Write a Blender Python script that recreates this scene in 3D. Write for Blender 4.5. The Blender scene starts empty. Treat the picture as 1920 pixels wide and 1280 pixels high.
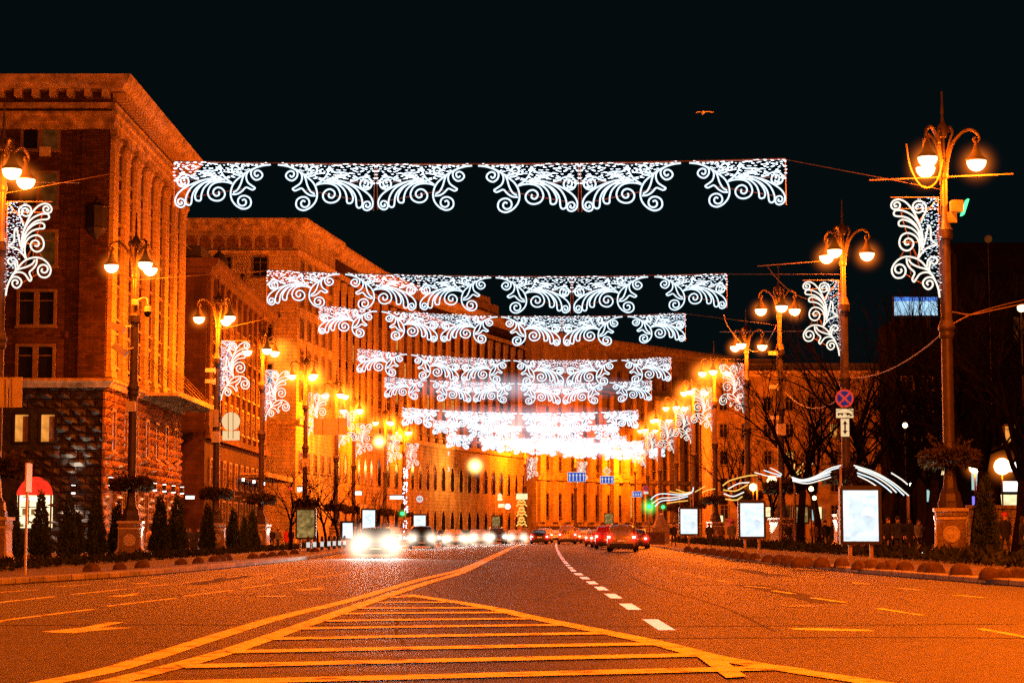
import bpy, bmesh, math, random
from mathutils import Vector, Matrix
random.seed(7)
R = math.radians
PI = math.pi
scene = bpy.context.scene
COL = scene.collection

# ---------------------------------------------------------------- camera
F = 3700.0
CAMZ = 1.24
PITCH = math.atan(357 / F)
cam_d = bpy.data.cameras.new("camera")
cam = bpy.data.objects.new("camera", cam_d)
COL.objects.link(cam)
cam.location = (0, 0, CAMZ)
cam.rotation_euler = (PI / 2 + PITCH, 0, 0)
cam_d.sensor_width = 36
cam_d.lens = F / 1920 * 36
cam_d.clip_start = 0.5
cam_d.clip_end = 6000
scene.camera = cam

def ray(px, py):
    a, b = (px - 960) / F, (640 - py) / F
    c, s = math.cos(PITCH), math.sin(PITCH)
    return Vector((a, c - b * s, s + b * c))

def at(px, py, Y):
    d = ray(px, py)
    t = Y / d.y
    return Vector((d.x * t, Y, CAMZ + d.z * t))

def gnd(px, py, z=0.0):
    d = ray(px, py)
    t = (z - CAMZ) / d.z
    return Vector((d.x * t, d.y * t, z))

# ---------------------------------------------------------------- materials
def newmat(name):
    m = bpy.data.materials.new(name)
    m.use_nodes = True
    return m, m.node_tree.nodes, m.node_tree.links, m.node_tree.nodes["Principled BSDF"]

def mat(name, col, rough=0.7, metal=0.0, var=0.3, scale=1.5, bump=0.0, bscale=None, detail=6, spec=0.2, coord='Object'):
    m, N, L, b = newmat(name)
    tc = N.new('ShaderNodeTexCoord')
    nz = N.new('ShaderNodeTexNoise')
    nz.inputs['Scale'].default_value = scale
    nz.inputs['Detail'].default_value = detail
    L.new(tc.outputs[coord], nz.inputs['Vector'])
    rp = N.new('ShaderNodeValToRGB')
    rp.color_ramp.elements[0].position = 0.3
    rp.color_ramp.elements[1].position = 0.72
    rp.color_ramp.elements[0].color = tuple(c * (1 - var) for c in col) + (1,)
    rp.color_ramp.elements[1].color = tuple(min(1, c * (1 + var)) for c in col) + (1,)
    L.new(nz.outputs['Fac'], rp.inputs['Fac'])
    L.new(rp.outputs['Color'], b.inputs['Base Color'])
    b.inputs['Roughness'].default_value = rough
    b.inputs['Metallic'].default_value = metal
    b.inputs['Specular IOR Level'].default_value = spec
    if bump:
        n2 = N.new('ShaderNodeTexNoise')
        n2.inputs['Scale'].default_value = bscale or scale * 4
        n2.inputs['Detail'].default_value = 5
        L.new(tc.outputs[coord], n2.inputs['Vector'])
        bp = N.new('ShaderNodeBump')
        bp.inputs['Strength'].default_value = bump
        bp.inputs['Distance'].default_value = 0.05
        L.new(n2.outputs['Fac'], bp.inputs['Height'])
        L.new(bp.outputs['Normal'], b.inputs['Normal'])
    return m

def emit(name, col, strength, sample=False, var=0.0, vscale=2.0):
    m, N, L, b = newmat(name)
    N.remove(b)
    e = N.new('ShaderNodeEmission')
    e.inputs['Color'].default_value = col + (1,)
    e.inputs['Strength'].default_value = strength
    L.new(e.outputs[0], N['Material Output'].inputs['Surface'])
    if var:
        tc = N.new('ShaderNodeTexCoord')
        nz = N.new('ShaderNodeTexNoise')
        nz.inputs['Scale'].default_value = vscale
        nz.inputs['Detail'].default_value = 5
        mr = N.new('ShaderNodeMapRange')
        mr.inputs['From Min'].default_value = 0.3
        mr.inputs['From Max'].default_value = 0.7
        mr.inputs['To Min'].default_value = strength * (1 - var)
        mr.inputs['To Max'].default_value = strength * (1 + var)
        L.new(tc.outputs['Object'], nz.inputs['Vector'])
        L.new(nz.outputs['Fac'], mr.inputs['Value'])
        L.new(mr.outputs[0], e.inputs['Strength'])
    if not sample:
        m.cycles.emission_sampling = 'NONE'
    return m

def brickmat(name, c1, c2, mortar, bw, rh, rough=0.85, bump=0.4, axis='wall', ms=0.012, rot=(0, 0, 0)):
    m, N, L, b = newmat(name)
    tc = N.new('ShaderNodeTexCoord')
    ge = N.new('ShaderNodeNewGeometry')
    sp = N.new('ShaderNodeSeparateXYZ')
    L.new(tc.outputs['Object'], sp.inputs[0])
    ad = N.new('ShaderNodeMath'); ad.operation = 'ADD'
    L.new(sp.outputs['X'], ad.inputs[0]); L.new(sp.outputs['Y'], ad.inputs[1])
    cb = N.new('ShaderNodeCombineXYZ')
    L.new(ad.outputs[0], cb.inputs['X']); L.new(sp.outputs['Z'], cb.inputs['Y'])
    br = N.new('ShaderNodeTexBrick')
    br.inputs['Color1'].default_value = c1 + (1,)
    br.inputs['Color2'].default_value = c2 + (1,)
    br.inputs['Mortar'].default_value = mortar + (1,)
    br.inputs['Scale'].default_value = 1.0
    br.inputs['Brick Width'].default_value = bw
    br.inputs['Row Height'].default_value = rh
    br.inputs['Mortar Size'].default_value = ms
    L.new(cb.outputs[0], br.inputs['Vector'])
    nz = N.new('ShaderNodeTexNoise'); nz.inputs['Scale'].default_value = 0.5; nz.inputs['Detail'].default_value = 12; nz.inputs['Roughness'].default_value = .7
    smp = N.new('ShaderNodeMapping'); smp.inputs['Scale'].default_value = (1.3, 1.3, .35)
    L.new(tc.outputs['Object'], smp.inputs[0]); L.new(smp.outputs[0], nz.inputs['Vector'])
    mr = N.new('ShaderNodeMapRange')
    mr.inputs['From Min'].default_value = 0.3; mr.inputs['From Max'].default_value = 0.7
    mr.inputs['To Min'].default_value = 0.42; mr.inputs['To Max'].default_value = 1.35
    L.new(nz.outputs['Fac'], mr.inputs['Value'])
    mx = N.new('ShaderNodeMix'); mx.data_type = 'RGBA'; mx.blend_type = 'MULTIPLY'
    mx.inputs['Factor'].default_value = 1.0
    L.new(br.outputs['Color'], mx.inputs['A']); L.new(mr.outputs[0], mx.inputs['B'])
    L.new(mx.outputs['Result'], b.inputs['Base Color'])
    b.inputs['Roughness'].default_value = rough; b.inputs['Specular IOR Level'].default_value = .08
    bp = N.new('ShaderNodeBump'); bp.inputs['Strength'].default_value = bump; bp.inputs['Distance'].default_value = 0.04
    iv = N.new('ShaderNodeMath'); iv.operation = 'SUBTRACT'; iv.inputs[0].default_value = 1.0
    L.new(br.outputs['Fac'], iv.inputs[1]); L.new(iv.outputs[0], bp.inputs['Height'])
    L.new(bp.outputs['Normal'], b.inputs['Normal'])
    return m

def halomat(name, col, k, p=3.0):
    """painted lens bloom: emission that fades from the centre of a unit ball to nothing at its rim"""
    m, N, L, b = newmat(name)
    N.remove(b)
    tc = N.new('ShaderNodeTexCoord')
    ln = N.new('ShaderNodeVectorMath'); ln.operation = 'LENGTH'
    L.new(tc.outputs['Object'], ln.inputs[0])
    sb = N.new('ShaderNodeMath'); sb.operation = 'SUBTRACT'; sb.inputs[0].default_value = 1.0; sb.use_clamp = True
    L.new(ln.outputs['Value'], sb.inputs[1])
    pw = N.new('ShaderNodeMath'); pw.operation = 'POWER'; pw.inputs[1].default_value = p
    L.new(sb.outputs[0], pw.inputs[0])
    ml = N.new('ShaderNodeMath'); ml.operation = 'MULTIPLY'; ml.inputs[1].default_value = k
    L.new(pw.outputs[0], ml.inputs[0])
    e = N.new('ShaderNodeEmission'); e.inputs['Color'].default_value = col + (1,)
    L.new(ml.outputs[0], e.inputs['Strength'])
    L.new(e.outputs[0], N['Material Output'].inputs['Volume'])
    m.cycles.emission_sampling = 'NONE'
    return m

M = {}
M['stone'] = brickmat('facade_stone', (.40, .30, .14), (.30, .22, .10), (.13, .09, .045), 1.5, .55, bump=.6, ms=.02)
M['stone2'] = brickmat('pale_facade_stone', (.46, .36, .18), (.36, .28, .14), (.17, .12, .06), 1.2, .45, bump=.6, ms=.02)
M['trim'] = mat('carved_trim_stone', (.36, .27, .13), .8, var=.6, scale=1.3, bump=.7, bscale=3, detail=10)
M['brick'] = brickmat('brown_brick', (.10, .052, .026), (.05, .026, .014), (.018, .012, .008), .55, .2, bump=.6)
M['granite'] = mat('rough_granite', (.17, .095, .045), .8, var=.6, scale=1.6, bump=.9, bscale=3.5)
M['blackgranite'] = mat('black_granite', (.035, .032, .03), .55, var=.5, scale=2, bump=.8, bscale=4)
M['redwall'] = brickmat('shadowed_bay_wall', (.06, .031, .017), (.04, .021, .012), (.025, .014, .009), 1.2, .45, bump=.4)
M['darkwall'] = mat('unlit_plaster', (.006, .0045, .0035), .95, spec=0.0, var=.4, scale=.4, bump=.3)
M['plaster'] = mat('ochre_plaster', (.24, .17, .08), .88, var=.5, scale=.6, bump=.25, bscale=4)
M['roof'] = mat('sheet_metal_roof', (.07, .06, .055), .6, var=.4, scale=.7)
M['glass'] = mat('dark_window_glass', (.012, .011, .012), .12, var=.4, scale=.6, spec=.7)
M['winframe'] = mat('window_frame_paint', (.16, .12, .09), .6, var=.3, scale=2)
M['winlit'] = emit('curtained_lit_window', (1.0, .36, .055), .85, var=.45, vscale=1.4)
M['windim'] = emit('dim_lit_window', (1.0, .25, .03), .07, var=.6, vscale=1.2)
M['iron'] = mat('painted_cast_iron', (.055, .042, .036), .45, metal=.15, var=.25, scale=3, bump=.15, bscale=20)
M['pedestal'] = mat('dark_pedestal_granite', (.17, .125, .095), .5, var=.5, scale=9, bump=.2, bscale=30)
M['pedtrim'] = mat('pale_pedestal_granite', (.42, .36, .30), .5, var=.25, scale=9, bump=.15, bscale=30)
M['bulb'] = emit('sodium_globe', (1.0, .62, .25), 9.0)
M['rope'] = emit('cold_white_rope_light', (.70, .87, 1.0), 1.5)
M['ropewarm'] = emit('warm_white_rope_light', (1.0, .90, .76), 1.3)
M['bead'] = emit('fairy_light_bead', (.74, .87, 1.0), 5.5)
M['frame'] = mat('galvanised_frame', (.22, .16, .12), .5, metal=.4, var=.3, scale=3)
M['cable'] = mat('cable_sheath', (.16, .11, .08), .6, var=.2)
M['leaf'] = mat('evergreen_needles', (.03, .042, .016), .9, spec=.05, var=.6, scale=3)
M['leafbrown'] = mat('dry_evergreen_needles', (.045, .035, .016), .9, spec=.05, var=.6, scale=3)
M['hedge'] = mat('low_juniper', (.022, .026, .012), .9, spec=.03, var=.6, scale=2)
M['bark'] = mat('tree_bark', (.009, .006, .005), .95, spec=0.0, var=.5, scale=4, bump=.6, bscale=12)
M['twig'] = mat('bare_twigs', (.004, .003, .002), .95, spec=0.0, var=.4, scale=3)
M['bollard'] = mat('cast_stone_bollard', (.065, .038, .022), .85, var=.5, scale=5, bump=.5, bscale=25)
M['kerb'] = brickmat('kerb_stone', (.38, .34, .30), (.26, .23, .20), (.06, .05, .05), 1.0, .6, bump=.5, ms=.03)
M['paint'] = mat('worn_road_paint', (.74, .66, .52), .8, var=.35, scale=2.2, detail=10, spec=.08)
def wornpaint():
    m, N, L, b = newmat('worn_road_paint')
    tc = N.new('ShaderNodeTexCoord'); nz = N.new('ShaderNodeTexNoise'); nz.inputs['Scale'].default_value = 2.4; nz.inputs['Detail'].default_value = 12; nz.inputs['Roughness'].default_value = .72
    L.new(tc.outputs['Object'], nz.inputs['Vector'])
    r = N.new('ShaderNodeValToRGB'); r.color_ramp.elements[0].position = .38; r.color_ramp.elements[0].color = (.10, .075, .05, 1)
    r.color_ramp.elements[1].position = .47; r.color_ramp.elements[1].color = (.68, .60, .34, 1)
    e = r.color_ramp.elements.new(.75); e.color = (.86, .80, .50, 1)
    L.new(nz.outputs['Fac'], r.inputs['Fac']); L.new(r.outputs['Color'], b.inputs['Base Color'])
    b.inputs['Roughness'].default_value = .8; b.inputs['Specular IOR Level'].default_value = .08
    return m
M['paint'] = wornpaint()
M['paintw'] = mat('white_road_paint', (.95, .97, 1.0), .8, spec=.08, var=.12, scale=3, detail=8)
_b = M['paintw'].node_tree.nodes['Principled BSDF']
_b.inputs['Emission Color'].default_value = (.62, .70, .85, 1); _b.inputs['Emission Strength'].default_value = .42   # glow put into the paint to keep the dashes white
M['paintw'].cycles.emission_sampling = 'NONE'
M['black'] = mat('black_paint', (.015, .014, .014), .45, var=.3)
M['signback'] = mat('sign_back_aluminium', (.50, .45, .37), .5, metal=.1, var=.15, scale=2)
M['white'] = mat('white_paint', (.8, .8, .8), .5, var=.1)
M['signwhite'] = emit('reflective_white', (1, .93, .85), .75)  # sign colours glow on their own in place of reflected light
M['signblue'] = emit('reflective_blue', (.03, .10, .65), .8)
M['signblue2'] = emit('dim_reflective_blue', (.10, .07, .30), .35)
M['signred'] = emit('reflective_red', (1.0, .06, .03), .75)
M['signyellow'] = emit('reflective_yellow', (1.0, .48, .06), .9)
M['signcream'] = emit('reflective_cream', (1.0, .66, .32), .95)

M['posterdim'] = emit('dim_backlit_poster', (.9, .55, .16), .3, sample=True, var=.8, vscale=4)
M['screen'] = emit('led_screen', (.45, .75, 1.0), 1.1, sample=True, var=.35, vscale=.35)
M['screenband'] = emit('led_screen_band', (.10, .30, 1.0), .9)
M['green'] = emit('green_signal', (.02, 1.0, .12), 6.0)
M['red'] = emit('red_tail_light', (1.0, .025, .015), 5.0)
M['redhot'] = emit('red_brake_core', (1.0, .32, .24), 10.0)
M['head'] = emit('headlight_glass', (.95, .97, 1.0), 14.0)
M['headwarm'] = emit('warm_headlight_glass', (1.0, .90, .72), 12.0)
M['shopwhite'] = emit('shop_white_light', (1.0, .95, .85), 2.2, sample=True)
M['shopwarm'] = emit('shop_warm_light', (1.0, .75, .38), 1.3, sample=True, var=.35, vscale=2)
M['awning'] = emit('glowing_red_awning', (1.0, .035, .012), 1.05, var=.3, vscale=2)
M['kiosk'] = emit('kiosk_interior_light', (1.0, .78, .40), 1.9, sample=True, var=.3, vscale=1.6)
M['shopred'] = emit('red_shop_goods', (.9, .03, .04), .7)
M['shopteal'] = emit('pale_shop_goods', (.5, .8, .75), .8)
M['shopbrown'] = emit('brown_shop_goods', (.55, .26, .08), .5)
M['shopblue'] = emit('violet_shop_light', (.25, .2, 1.0), 1.2)
M['shopmagenta'] = emit('magenta_shop_light', (1.0, .1, .7), 1.0)
M['white_lamp'] = emit('white_wall_lamp', (1.0, .97, .88), 7.0)
M['greenlamp'] = emit('green_flood_glass', (.08, 1.0, .25), 3.0)
M['goldled'] = emit('gold_led', (1.0, .55, .10), 1.3)
M['tyre'] = mat('tyre_rubber', (.012, .012, .012), .9, var=.2)
M['rim'] = mat('alloy_rim', (.30, .29, .28), .35, metal=.7, var=.15)
M['carglass'] = mat('car_glass', (.01, .01, .012), .06, var=.2, spec=.8)
M['plate'] = mat('number_plate', (.75, .73, .68), .5, var=.06)
M['bumper'] = mat('black_bumper_plastic', (.02, .02, .02), .6, var=.2)
M['tick'] = emit('orange_tick_mark', (1.0, .16, .02), 1.2)
M['darkstone'] = brickmat('dark_facade_stone', (.10, .055, .028), (.07, .038, .02), (.03, .018, .01), 1.4, .5, bump=.4)  # darker stone tone for the lower colonnaded building
HALO = halomat('sodium_painted_bloom', (1.0, .19, .012), 4.5, 4.2)  # glow balls painted around light sources to stand for lens bloom
HALOW = halomat('headlight_painted_bloom', (1.0, .78, .55), 6.0, 3.2)
HALOL = halomat('garland_painted_bloom', (.70, .84, 1.0), .6, 1.3)
HALOR = halomat('tail_light_painted_bloom', (1.0, .02, .01), 8.0, 3.0)
HALOG = halomat('green_painted_bloom', (.02, 1.0, .12), 3.0)
HALOGOLD = halomat('floodlight_painted_bloom', (1.0, .52, .13), 20.0, 6.5)

def postermat():
    m, N, L, b = newmat('backlit_poster'); N.remove(b)
    tc = N.new('ShaderNodeTexCoord'); nz = N.new('ShaderNodeTexNoise'); nz.inputs['Scale'].default_value = 2.2; nz.inputs['Detail'].default_value = 7; nz.inputs['Distortion'].default_value = 1.2
    L.new(tc.outputs['Object'], nz.inputs['Vector'])
    r = N.new('ShaderNodeValToRGB'); r.color_ramp.elements[0].position = .34; r.color_ramp.elements[0].color = (.55, .68, .76, 1)
    r.color_ramp.elements[1].position = .6; r.color_ramp.elements[1].color = (.86, .94, 1, 1)
    L.new(nz.outputs['Fac'], r.inputs['Fac'])
    e = N.new('ShaderNodeEmission'); e.inputs['Strength'].default_value = 1.35
    L.new(r.outputs['Color'], e.inputs['Color']); L.new(e.outputs[0], N['Material Output'].inputs['Surface'])
    return m
M['poster'] = postermat()
M['posterprint'] = emit('pale_poster_print', (.74, .86, .95), 1.12, var=.25, vscale=2.5)

def carpaint(name, col, metal=.3):
    m = mat(name, col, .3, metal=metal, var=.08, scale=2)
    b = m.node_tree.nodes['Principled BSDF']
    b.inputs['Coat Weight'].default_value = .6
    b.inputs['Coat Roughness'].default_value = .1
    return m

# ---------------------------------------------------------------- objects
def org(o):
    p = Vector((0, 0, 0))
    while o is not None:
        p = p + Vector(o.location)
        o = o.parent
    return p

class MB:
    def __init__(self):
        self.v = []; self.f = []; self.mi = []
    def add(self, vs, fs, mi=0):
        n = len(self.v)
        self.v.extend([tuple(p) for p in vs])
        self.f.extend([tuple(i + n for i in f) for f in fs])
        self.mi.extend([mi] * len(fs))
    def box(self, x0, x1, y0, y1, z0, z1, mi=0):
        vs = [(x0, y0, z0), (x1, y0, z0), (x1, y1, z0), (x0, y1, z0), (x0, y0, z1), (x1, y0, z1), (x1, y1, z1), (x0, y1, z1)]
        self.add(vs, [(0, 3, 2, 1), (4, 5, 6, 7), (0, 1, 5, 4), (1, 2, 6, 5), (2, 3, 7, 6), (3, 0, 4, 7)], mi)
    def fbox(self, fr, s0, s1, t0, t1, z0, z1, mi=0):
        vs = [fr(s0, t0, z0), fr(s1, t0, z0), fr(s1, t1, z0), fr(s0, t1, z0), fr(s0, t0, z1), fr(s1, t0, z1), fr(s1, t1, z1), fr(s0, t1, z1)]
        fs = [(0, 3, 2, 1), (4, 5, 6, 7), (0, 1, 5, 4), (1, 2, 6, 5), (2, 3, 7, 6), (3, 0, 4, 7)]
        self.add(vs, fs, mi)
    def prism(self, poly, z0, z1, mi=0):
        n = len(poly)
        vs = [(p[0], p[1], z0) for p in poly] + [(p[0], p[1], z1) for p in poly]
        fs = [tuple(range(n))[::-1], tuple(range(n, 2 * n))] + [(i, (i + 1) % n, n + (i + 1) % n, n + i) for i in range(n)]
        self.add(vs, fs, mi)
    def tube(self, pts, r, n=6, mi=0, cap=True):
        pts = [Vector(p) for p in pts]
        if len(pts) < 2: return
        rs = r if isinstance(r, (list, tuple)) else [r] * len(pts)
        vs = []; fs = []
        prev = None
        for i, p in enumerate(pts):
            a = pts[max(0, i - 1)]; b = pts[min(len(pts) - 1, i + 1)]
            d = (b - a)
            if d.length < 1e-9: d = Vector((0, 0, 1))
            d.normalize()
            if prev is None:
                up = Vector((0, 0, 1)) if abs(d.z) < .9 else Vector((0, 1, 0))
                e1 = d.cross(up).normalized()
            else:
                e1 = prev - d * prev.dot(d)
                if e1.length < 1e-6: e1 = d.orthogonal()
                e1.normalize()
            prev = e1
            e2 = d.cross(e1)
            for k in range(n):
                an = 2 * PI * k / n
                vs.append(p + e1 * (math.cos(an) * rs[i]) + e2 * (math.sin(an) * rs[i]))
        for i in range(len(pts) - 1):
            for k in range(n):
                fs.append((i * n + k, i * n + (k + 1) % n, (i + 1) * n + (k + 1) % n, (i + 1) * n + k))
        if cap:
            fs.append(tuple(range(n))[::-1]); fs.append(tuple(range((len(pts) - 1) * n, len(pts) * n)))
        self.add(vs, fs, mi)
    def lathe(self, prof, n=12, c=(0, 0, 0), mi=0, a0=0.0):
        vs = []; fs = []
        for r, z in prof:
            for k in range(n):
                a = a0 + 2 * PI * k / n
                vs.append((c[0] + r * math.cos(a), c[1] + r * math.sin(a), c[2] + z))
        for i in range(len(prof) - 1):
            for k in range(n):
                fs.append((i * n + k, i * n + (k + 1) % n, (i + 1) * n + (k + 1) % n, (i + 1) * n + k))
        fs.append(tuple(range(n))[::-1]); fs.append(tuple(range((len(prof) - 1) * n, len(prof) * n)))
        self.add(vs, fs, mi)
    def octa(self, c, r, rz=None, mi=0):
        rz = rz or r
        x, y, z = c
        vs = [(x + r, y, z), (x, y + r, z), (x - r, y, z), (x, y - r, z), (x, y, z + rz), (x, y, z - rz)]
        self.add(vs, [(0, 1, 4), (1, 2, 4), (2, 3, 4), (3, 0, 4), (1, 0, 5), (2, 1, 5), (3, 2, 5), (0, 3, 5)], mi)
    def sweep(self, path, prof, side=1, mi=0):
        """profile [(t outwards, z)] along a 2D path; side=1: outwards is to the right of travel"""
        n = len(path); k = len(prof)
        P = [Vector((p[0], p[1])) for p in path]
        vs = []
        for i in range(n):
            ds = []
            if i > 0: ds.append((P[i] - P[i - 1]).normalized())
            if i < n - 1: ds.append((P[i + 1] - P[i]).normalized())
            nn = [Vector((d.y, -d.x)) * side for d in ds]
            m = nn[0] if len(nn) == 1 else (nn[0] + nn[1]) / (1 + nn[0].dot(nn[1]))
            for t, z in prof:
                q = P[i] + m * t
                vs.append((q.x, q.y, z))
        fs = []
        for i in range(n - 1):
            for j in range(k):
                a, b = i * k + j, i * k + (j + 1) % k
                fs.append((a, b, b + k, a + k))
        fs.append(tuple(range(k))); fs.append(tuple(range((n - 1) * k, n * k))[::-1])
        self.add(vs, fs, mi)
    def leafquad(self, c, size, up=None, mi=0):
        c = Vector(c)
        d = Vector((random.gauss(0, 1), random.gauss(0, 1), random.gauss(0, 1)))
        if up is not None: d = d * .55 + Vector(up)
        d.normalize()
        e = d.orthogonal().normalized()
        e = (Matrix.Rotation(random.uniform(0, 2 * PI), 3, d) @ e)
        w = size * random.uniform(.18, .32)
        l = size * random.uniform(.7, 1.3)
        self.add([c - e * w, c + d * l * .5 - e * w * .7, c + d * l, c + d * l * .5 + e * w * .7 ], [(0, 1, 2, 3)], mi)
    def build(self, name, m, parent=None, smooth=False):
        me = bpy.data.meshes.new(name)
        o0 = org(parent)
        me.from_pydata([(a - o0.x, b - o0.y, c - o0.z) for a, b, c in self.v], [], self.f)
        ms = m if isinstance(m, (list, tuple)) else [m]
        for x in ms: me.materials.append(M[x] if isinstance(x, str) else x)
        if len(ms) > 1:
            me.polygons.foreach_set('material_index', self.mi)
        bm = bmesh.new(); bm.from_mesh(me)
        bmesh.ops.recalc_face_normals(bm, faces=bm.faces)
        bm.to_mesh(me); bm.free()
        if smooth:
            me.polygons.foreach_set('use_smooth', [True] * len(me.polygons))
            try: me.set_sharp_from_angle(angle=R(40))
            except Exception: pass
        me.update()
        o = bpy.data.objects.new(name, me)
        COL.objects.link(o)
        if parent is not None: o.parent = parent
        return o

def tag(o, label=None, cat=None, group=None, kind=None):
    if label: o['label'] = label
    if cat: o['category'] = cat
    if group: o['group'] = group
    if kind: o['kind'] = kind
    return o

def thing(name, label, cat, loc=(0, 0, 0), rotz=0.0, group=None):
    o = bpy.data.objects.new(name, None)
    COL.objects.link(o)
    o.location = loc
    o.rotation_euler = (0, 0, rotz)
    o.empty_display_size = .3
    return tag(o, label, cat, group)

KIDS = {}
def dup(root, loc=None, rotz=None, label=None, group=None, scale=None, parent=None):
    c = root.copy()
    COL.objects.link(c)
    if parent is not None: c.parent = parent
    if loc is not None: c.location = loc
    if rotz is not None: c.rotation_euler = (0, 0, rotz)
    if scale is not None: c.scale = scale
    if label: c['label'] = label
    if group: c['group'] = group
    for ch in list(root.children):
        dup(ch, parent=c)
    return c

def place(proto, used, loc, rotz=0, label=None, group=None, scale=None):
    """first call moves the prototype itself, later ones copy it"""
    if not used:
        used.append(1)
        proto.location = loc; proto.rotation_euler = (0, 0, rotz)
        if scale is not None: proto.scale = scale
        if label: proto['label'] = label
        if group: proto['group'] = group
        return proto
    return dup(proto, loc, rotz, label, group, scale)

def struct(mb, name, m, smooth=False):
    return tag(mb.build(name, m, None, smooth), kind='structure')

def frame(A, n):
    """local wall frame: s along the wall (to the right seen from inside the normal), t outwards"""
    A = Vector(A[:2]); n = Vector(n).normalized()
    u = Vector((-n.y, n.x))
    return lambda s, t, z: (A.x + u.x * s + n.x * t, A.y + u.y * s + n.y * t, z)

def cr(pts, m=5):
    """Catmull-Rom through the points"""
    P = [Vector(p) for p in pts]
    P = [P[0] * 2 - P[1]] + P + [P[-1] * 2 - P[-2]]
    out = []
    for i in range(1, len(P) - 2):
        a, b, c, d = P[i - 1:i + 3]
        for k in range(m):
            t = k / m
            out.append(.5 * ((2 * b) + (c - a) * t + (2 * a - 5 * b + 4 * c - d) * t * t + (3 * b - a - 3 * c + d) * t ** 3))
    out.append(P[-2])
    return out

ORD = ['nearest', 'second', 'third', 'fourth', 'fifth', 'sixth', 'seventh', 'eighth', 'ninth', 'tenth', 'eleventh', 'twelfth', 'thirteenth', 'fourteenth', 'fifteenth', 'sixteenth', 'seventeenth', 'eighteenth', 'nineteenth', 'twentieth', 'twenty-first', 'twenty-second', 'twenty-third', 'twenty-fourth', 'twenty-fifth', 'twenty-sixth', 'twenty-seventh', 'twenty-eighth', 'twenty-ninth', 'thirtieth', 'thirty-first', 'thirty-second', 'thirty-third', 'thirty-fourth']

def light(name, kind, loc, col, power, radius=.08, parent=None, rot=None, size=None, blend=.5):
    d = bpy.data.lights.new(name, kind)
    d.color = col; d.energy = power
    d.shadow_soft_size = radius
    if kind == 'SPOT':
        d.spot_size = size or R(90); d.spot_blend = blend
    o = bpy.data.objects.new(name, d)
    COL.objects.link(o)
    if parent is not None: o.parent = parent
    o.location = loc
    if rot is not None: o.rotation_euler = rot
    return o

def ball(name, r, m, c, parent):
    """unit ball mesh scaled to r (object coordinates run -1..1)"""
    key = 'ballmesh_' + m.name
    me = KIDS.get(key)
    if me is None:
        bm = bmesh.new()
        bmesh.ops.create_icosphere(bm, subdivisions=2, radius=1.0)
        me = bpy.data.meshes.new(name); bm.to_mesh(me); bm.free()
        me.materials.append(m)
        KIDS[key] = me
    o = bpy.data.objects.new(name, me)
    COL.objects.link(o)
    o.parent = parent
    o.location = Vector(c) - org(parent)
    o.scale = (r, r, r)
    return o
# ---------------------------------------------------------------- ground, road, pavements, markings
LEFT_EDGE = [(-15, -30), (-14, 20), (-13.2, 32), (-12, 46), (-10.4, 57), (-9.5, 78), (-9.4, 95), (-10, 120), (-10.5, 170), (-11.3, 230), (-8.6, 290), (-3.5, 325), (4, 353), (11, 369), (20, 384), (42, 414), (95, 478)]
RIGHT_EDGE = [(13.4, -30), (13, 20), (12.4, 32), (11.6, 44.7), (10.7, 55.3), (10.2, 68.5), (9.8, 82), (10.1, 100), (10.6, 118), (11.9, 170), (12.8, 230), (15.5, 280), (20, 306), (28, 330), (38, 347), (62, 372), (120, 432)]

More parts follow.
